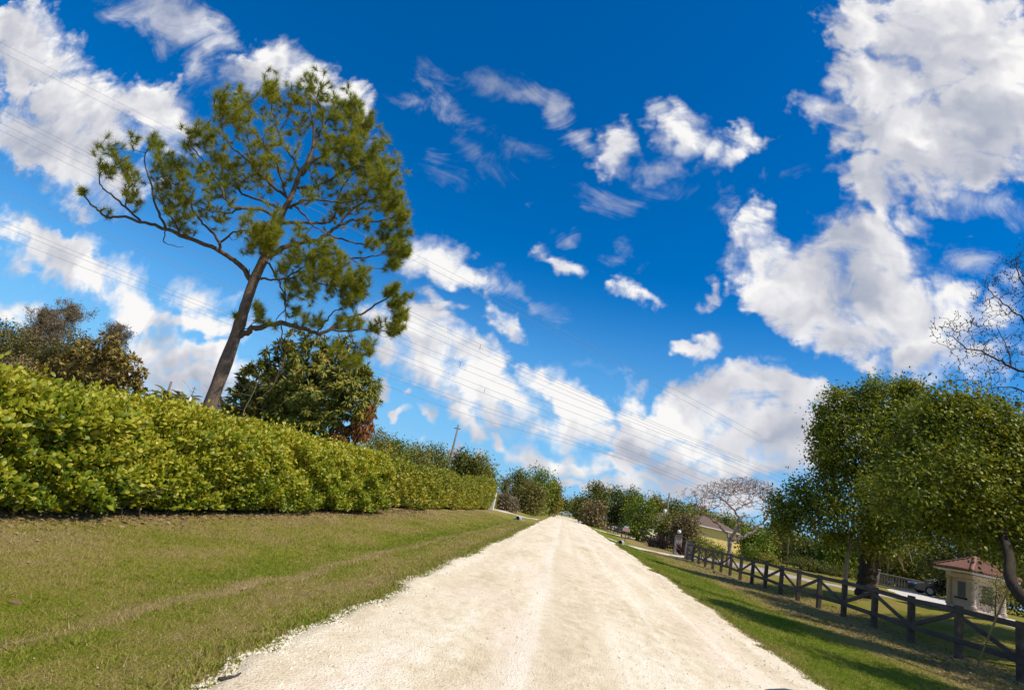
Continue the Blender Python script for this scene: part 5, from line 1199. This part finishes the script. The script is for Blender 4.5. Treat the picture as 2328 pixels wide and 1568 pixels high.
pole('thin garden pole standing on the lawn behind the fence',(1795,1790),1202,1271,60.,.05)
pole('short wooden post top above the arching palm',(390,383),867,900,34.,.10,name='wooden_post')
pole('far thin utility pole at the bend of the road',(1676-368,1305),1150,1175,190.,.16)
def mast():
    t=at_Y(444,878,26.);b=at_Y(425,926,26.);x=(t[0]+b[0])/2;z0=float(terrain(x,26.));root=thing('antenna_mast','pale antenna mast with short cross bars leaning beside the pine trunk','mast',(b[0],26,z0))
    d=unit(t-b);m=MB();m.tube([b-d*((b[2]-z0)/d[2]),b,t-d*.55],[.06,.055,.05],8);m.build('pole',M['white'],root,True)
    m=MB();m.tube([t-d*.55,t],[.018,.014],6);m.build('tip',M['pole'],root)
    for i,f in enumerate((.12,.28,.45)):
        m=MB();q=t-d*f;m.beam(q+[-.13,0,.02],q+[.13,0,-.02],.02,.02);m.build('bar',M['pole'],root)
mast()
WIRES=[('uppermost thin wire of the overhead power line crossing the whole sky',[(0,95),(407,305),(1213,716),(1618,930)]),
 ('second wire from the top of the overhead power line just under the uppermost one',[(0,118),(407,320),(1213,731),(1618,944)]),
 ('upper wire of the close pair meeting the feathery tips of the pine',[(0,248),(225,359),(921,702),(1375,911),(1843,1094)]),
 ('lower wire of the close pair meeting the feathery tips of the pine',[(0,259),(215,363),(925,713),(1375,917),(1843,1100)]),
 ('upper wire of the trio entering the pine crown under the close pair',[(0,281),(222,386),(928,727),(1375,925),(1798,1092)]),
 ('middle wire of the trio entering the pine crown under the close pair',[(0,299),(222,402),(925,742),(1170,848),(1375,934),(1780,1098)]),
 ('upper wire of the pair crossing below the lowest pine limb tips, with a spacer',[(0,373),(177,448),(540,612),(903,765),(1303,921),(1767,1110)]),
 ('lower wire of the spaced pair crossing below the lowest pine limb tips',[(0,386),(208,477),(367,546),(890,775),(1038,832),(1312,941),(1731,1106)]),
 ('upper wire of the pair crossing the pine trunk at its first fork',[(0,430),(277,538),(543,655),(872,792),(1285,951),(1640,1093)]),
 ('lower wire of the pair crossing the pine trunk at its first fork',[(0,441),(277,550),(543,668),(867,801),(1300,972),(1600,1092)]),
 ('upper wire of the lowest pair crossing the bare pine trunk',[(0,498),(294,626),(523,712),(854,835),(1148,941),(1348,1010),(1528,1078)]),
 ('lower wire of the lowest pair crossing the bare pine trunk',[(0,509),(294,636),(523,722),(854,844),(1348,1020),(1528,1086)]),
 ('lone lowest wire sagging down to the top of the mango',[(0,536),(360,675),(530,740),(854,868),(1148,968)])]
def wires():
    p0=np.array([-57.,40.,0]);dr=unit(np.array([.60,.80,0]));nn=np.array([dr[1],-dr[0],0])
    for i,(lab,px) in enumerate(WIRES):
        off=nn*((i%3)-1)*1.6;S=[];Zs=[]
        for x,y in px:
            r=ray(x,y);t=np.dot(p0+off-EYE,nn)/np.dot(r,nn);q=EYE+r*t;S.append(np.dot(q-p0-off,dr));Zs.append(q[2])
        c=np.polyfit(S,Zs,2 if len(px)<5 else 3);s=np.concatenate([np.linspace(min(S)-12,min(S),4)[:-1],np.linspace(min(S),max(S),44),np.linspace(max(S),max(S)+40,6)[1:]])
        z=np.polyval(c,np.clip(s,min(S),max(S)));dz=np.polyval(np.polyder(c),max(S));z=np.where(s>max(S),np.polyval(c,max(S))+dz*(s-max(S)),z);dz0=np.polyval(np.polyder(c),min(S));z=np.where(s<min(S),np.polyval(c,min(S))+dz0*(s-min(S)),z)
        P=p0+off+dr*s[:,None]+np.array([0,0,1.])*z[:,None];mb=MB();mb.tube(P,.012+.00014*np.abs(s),4)
        o=mb.build('power_line',M['wire'],None,True,base=tuple(P[len(P)//2]));tag(o,lab,'wire','overhead power line wires')
        if i in (2,6,8):
            j=int(np.argmin(np.abs(s-np.dot(at_Y(1036 if i==6 else (1008 if i==2 else 1108),822,90.)-p0,dr))))
            m=MB();q=P[j];m.beam(q,q-[0,0,.9],.05,.05,up=(1,0,0));m.build('spacer',M['dark'],o)
wires()
# ---- houses
def house(label,c,size,rot,wallm,roofm,eave,rise,wins=(),name='house',hip=.45,over=.5,wing=None):
    a=R(rot);X=np.array([math.cos(a),math.sin(a),0]);Yv=np.array([-math.sin(a),math.cos(a),0]);Zv=np.array([0,0,1.]);AX=np.array([X,Yv,Zv]);c=np.array(c,float)
    L=lambda x,y,z:c+X*x+Yv*y+Zv*z;w,d=size;root=thing(name,label,'house',tuple(c))
    m=MB();m.box(L(0,0,eave/2-.1),(w,d,eave+.2),AX,.01);m.build('wall',wallm,root)
    if wing:
        m=MB();m.box(L(w/2+wing[0]/2+.003,1.,wing[2]/2-.1),(wing[0],wing[1],wing[2]+.2),AX,.01);m.build('wing',wallm,root)
        m=MB();m.box(L(w/2+wing[0]/2+.2,1.,wing[2]+.12),(wing[0]+.5,wing[1]+.5,.2),AX,.02);m.build('wing_roof',roofm,root)
    W,Dp=w/2+over,d/2+over;r=max(W-Dp*hip*2,.3)
    pts=[L(-W,-Dp,eave),L(W,-Dp,eave),L(W,Dp,eave),L(-W,Dp,eave),L(-r,0,eave+rise),L(r,0,eave+rise)]+[L(-W,-Dp,eave-.16),L(W,-Dp,eave-.16),L(W,Dp,eave-.16),L(-W,Dp,eave-.16)]
    m=MB();m.sheet(pts,[[[0,1,5,4],[2,3,4,5]],[[1,2,5],[3,0,4]],[[0,6,7,1],[1,7,8,2],[2,8,9,3],[3,9,6,0],[6,9,8,7]]]);rf=m.build('roof',roofm,root)
    m=MB()
    for p,q in ((6,7),(7,8),(8,9),(9,6)): m.beam(pts[p]+Zv*.07,pts[q]+Zv*.07,.06,.16)
    m.build('fascia',M['white'],rf)
    for x,z,ww,hh in wins:
        m=MB();m.box(L(x,-d/2-.02,z),(ww,.06,hh),AX,.01);f=m.build('window',M['white'],root)
        m=MB();m.box(L(x,-d/2-.055,z),(ww-.14,.03,hh-.14),AX,.004);m.build('pane',M['glass'],f)
    return root
q=at_Y(1607,1240,96.);house('yellow house with brown hip roof behind the wide bare tree',(q[0],99,.9),(6.6,8),14,M['yellow'],M['brownroof'],2.9,1.8,[(2.4,1.3,.8,1.2)],wing=(6.6,5.5,2.0))
q=at_Y(800,1022,33.);house('white house mostly hidden by the hedge with a white roof edge under the mango',(q[0]-3.3,36.5,.1),(6.,7.),10,M['white'],M['white'],2.2,.4,[(1,1.4,1.2,1.1)],hip=.5)
q=at_Y(965,1060,52.);house('white walled house glimpsed through gaps over the far hedge',(q[0]-2.,56,.1),(9,6),0,M['white'],M['white'],2.05,.4,[(0,1.6,1.2,1.1)])
q=at_Y(1530,1205,108.);house('grey house behind the bushes left of the lamp topped pillar',(q[0]-.5,112,.8),(12,8),-12,M['mauve'],M['brownroof'],2.6,2.2,[(-3,1.4,1.4,1.2),(2,1.4,1.2,1.2)])
# ---- gate pillars, gate, plants round them
def pillar(label,x,y,h,globe):
    z=float(terrain(x,y));root=thing('gate_pillar',label,'pillar',(x,y,z));m=MB();m.box((x,y,z+h/2),(.66,.66,h),None,.02);m.build('shaft',M['mauve'],root)
    m=MB();m.box((x,y,z+h+.05),(.84,.84,.10),None,.02);m.box((x,y,z+h+.13),(.66,.66,.07),None,.02);m.build('cap',M['brownroof'],root)
    if globe:
        m=MB();m.tube([(x,y,z+h+.16),(x,y,z+h+.30)],[.06,.06],8);lp=m.build('lamp_base',M['dark'],root,True);cc=np.array([x,y,z+h+.47])
        u=np.linspace(-1,1,12);m=MB();m.tube([cc+[0,0,.20*k] for k in np.sin(u*np.pi/2)],[max(.20*math.cos(k*np.pi/2),.004) for k in u],16);m.build('globe',M['lamp'],root,True)
PA=at_X(1539,1250,12.2);pillar('mauve gate pillar topped by a white globe lamp',PA[0],PA[1],1.75,True)
PB=at_X(1566,1260,12.1);pillar('plain mauve gate pillar where the braced black fence ends',PB[0],PB[1],1.55,False)
def gate():
    a=np.array([PA[0]-.4,PA[1]+.1,0]);b=np.array([9.6,66.2,0]);a[2]=float(terrain(a[0],a[1]));b[2]=float(terrain(b[0],b[1]));root=thing('metal_gate','dark picket gate panel beside the lamp topped pillar','gate',tuple(a))
    for z in (.2,.75,1.3):
        m=MB();m.beam(a+[0,0,z],b+[0,0,z],.05,.06);m.build('rail',M['dark'],root)
    n=16
    for i in range(n):
        q=a+(b-a)*(i+.5)/n;m=MB();m.beam(q+[.03,.03,.08],q+[.03,.03,1.42],.05,.05,up=(1,0,0));m.build('picket',M['dark'],root)
gate()
def rosette(label,x,y,s,mat,seed,n=46,cat='plant',name='spiky_plant',w=.07,up=.7):
    g=np.random.default_rng(seed);c=np.array([x,y,float(terrain(x,y))]);root=thing(name,label,cat,tuple(c));ax=rdir(n,g);ax[:,2]=np.abs(ax[:,2])+up
    V,F=leaves(np.repeat(c[None],n,0)+g.normal(0,.12*s,(n,3))*[1,1,.2],ax,rdir(n,g)+[0,0,.4],s*g.uniform(.7,1.2,n),w*s/.6,'lance');add_mesh('leaves',V,F,mat,root)
    m=MB();m.tube([c-[0,0,.05],c+[0,0,.25*s]],[.08*s,.05*s],7);m.build('stem',M['stem'],root)
q=gnd(1506,1246);rosette('dark red spiky plant clump in front of the picket gate',q[0],q[1],1.5,M['maroon'],301,120,w=.06)
q=gnd(1551,1262);rosette('dark spiky plant at the foot of the lamp topped pillar',q[0]-.1,q[1],1.15,M['maroon'],302,60)
for i,(px,py,s,l) in enumerate([(1480,1242,.9,'small dark red plant at the outer end of the picket gate')]):
    q=gnd(px,py);rosette(l,q[0],q[1],s,M['maroon'],305+i,60)
def shrub(label,px,top,Y,w,mat,seed,nl=1500,leaf=.14,group=None,h=None):
    t=at_Y(px,top,Y);z0=float(terrain(t[0],Y));H=t[2]-z0;ww=w*Y/1290/2;b=np.array([t[0],Y,z0]);g=np.random.default_rng(seed)
    cl=[(b+[g.uniform(-.7,.7)*ww,g.uniform(-.4,.4)*ww,H*g.uniform(.3,.8)],(ww*.5,ww*.5,H*.3),1.) for _ in range(7)]
    crown_tree('shrub',label,'shrub',b,[b,b+[0,0,H*.3],b+[.05,0,H*.6]],cl,nl,leaf,leaf*.5,mat,M['stem'],seed,group,'card',trunk_r=(.05,.02),twn=.3)
shrub('bright green shrub behind the fence next to the plain gate pillar',1600,1222,57.,40,G,311)
shrub('bright green shrub behind the fence under the bare dome tree',1632,1236,55.,34,G,312)
shrub('round green shrub at the far corner of the yellow house lawn',1700,1238,62.,46,G,313)
shrub('low olive shrub along the inner driveway',1745,1262,62.,60,O,314)
shrub('low dark shrub along the inner driveway beside the garden pole',1825,1268,60.,70,D,315)
shrub('dark shrub row end behind the slim oak trunk',1890,1282,58.,70,D,316)
shrub('dark shrub in front of the balustrade pier',1975,1300,58.,50,D,317)
shrub('olive shrub overhanging the gatehouse corner',2262,1300,32.5,70,O,318,leaf=.10)
# ---- board fence beyond the driveway
def board_fence():
    P=smooth_path([gnd(*p) for p in [(1360,1193),(1380,1204),(1403,1214),(1432,1222),(1478,1238)]],3);root=thing('board_fence','dark three board fence curving past the sign towards the yellow bin','fence',tuple(P[-1]))
    for i,p in enumerate(P):
        m=MB();m.beam(p-[0,0,.1],p+[0,0,1.3],.13,.13,up=(0,1,0));m.build('post',M['fence'],root)
    for i in range(len(P)-1):
        for z in (.35,.78,1.2):
            m=MB();m.beam(P[i]+[-.09,0,z],P[i+1]+[-.09,0,z],.04,.16);m.build('rail',M['fence'],root)
board_fence()
# ---- small things along the far verges
def sign():
    b=gnd(1420,1231);root=thing('sign','small faded pink sign on a post beside the driveway culvert','sign',tuple(b));m=MB();m.beam(b-[0,0,.1],b+[0,0,1.55],.08,.08,up=(0,1,0));m.build('post',M['pole'],root)
    m=MB();m.box(b+np.array([-.02,-.06,1.28]),(.82,.04,.36),None,.008);m.build('panel',M['red'],root)
    m=MB();m.box(b+np.array([-.02,-.06,1.58]),(.5,.04,.16),None,.008);m.build('rider',M['white'],root)
sign()
def culvert(label,p,ang,r=.2):
    d=np.array([math.cos(ang),math.sin(ang),0]);c=np.array([p[0],p[1],float(terrain(p[0],p[1]))+r*.55]);root=thing('drain_pipe',label,'drain pipe',tuple(c));a=np.linspace(0,2*np.pi,19)[:-1];S=np.array([-d[1],d[0],0]);V=[]
    for rr,t in ((r,.0),(r,.9),(r*.82,.9),(r*.82,0)):
        V+= [c-d*.45+d*t+S*rr*math.cos(x)+np.array([0,0,rr*math.sin(x)]) for x in a]
    n=18;F=[[k*n+j,k*n+(j+1)%n,((k+1)%4)*n+(j+1)%n,((k+1)%4)*n+j] for k in range(4) for j in range(n)]
    m=MB();m.add(np.array(V),[np.array(F)]);m.build('pipe',M['greywall'],root,True)
    m=MB();m.tube([c-d*.02,c+d*.02],[r*.81,r*.81],16);m.build('shade_disc',M['black'],root)  # black disc across the bore, painting the shade inside the pipe
    m=MB()
    for k in range(9):
        q=c+np.array([rng.normal(0,.35),rng.normal(0,.3),-r*.5]);m.add(q+(OCT_V+rng.normal(0,.2,(6,3)))*rng.uniform(.08,.16),[OCT_F])
    tag(m.build('rubble',M['greywall']),kind='stuff')
q=gnd(1179,1181);culvert('dark drain pipe mouth with rubble in the grass by the white gate post driveway',q,-1.75)
q=gnd(1412,1236);culvert('drain pipe mouth beside the pale driveway near the pink sign',q,-1.9)
def boxpost(name,label,cat,px,py,w,h,mat,cap=True):
    b=gnd(px,py);root=thing(name,label,cat,tuple(b));m=MB();m.box(b+np.array([0,0,h/2]),(w,w*.8,h),None,.02);m.build('body',mat,root)
    m=MB();m.box(b+np.array([0,0,h+.03]),(w*1.12,w*.9,.06),None,.01);m.build('lid' if name!='gate_post' else 'cap',mat,root)
boxpost('gate_post','white rendered gate post at the far end of the hedge','post',1113,1158,.75,1.75,M['white'])
boxpost('utility_box','pale yellow box at the near end of the curving board fence','box',1356,1195,.95,1.3,M['cream'])
boxpost('marker_post','slim white post between the far utility pole and the dry brown tree','post',1336,1183,.35,1.5,M['white'])
def wall_far():
    a=gnd(1168,1158)+[0,4,0];b=gnd(1203,1160)+[0,6,0];root=thing('garden_wall','low grey garden wall behind the dry grey bush','wall',tuple(a));m=MB();m.beam(a+[0,0,.55],b+[0,0,.55],.2,1.2);m.build('wall_panel',M['greywall'],root);m=MB();m.beam(a+[0,0,1.19],b+[0,0,1.19],.28,.08);m.build('coping',M['greywall'],root)
wall_far()
def pickup():
    q=at_Y(1420,1192,112.);car('pickup','white pickup parked beyond the curving board fence','car','sedan',(q[0],112.,float(terrain(q[0],112.))+.05),R(188),M['carwhite'])
pickup()
q=at_Y(1490,1204,86.);car('parked_van','cream coloured van front showing over the fence beside the round green tree','van','van',(q[0],88.,q[2]-1.98),R(258),M['cream'])
q=at_Y(1264,1163,150.);car('parked_car','dark car standing beside the road under the last trees','car','sedan',(q[0]-.6,150.,0.1),R(95),M['carblack'])
q=at_Y(1287,1166,215.);car('parked_car','white car crossing at the very end of the pale road','car','sedan',(q[0],215.,.05),R(175),M['carwhite'])
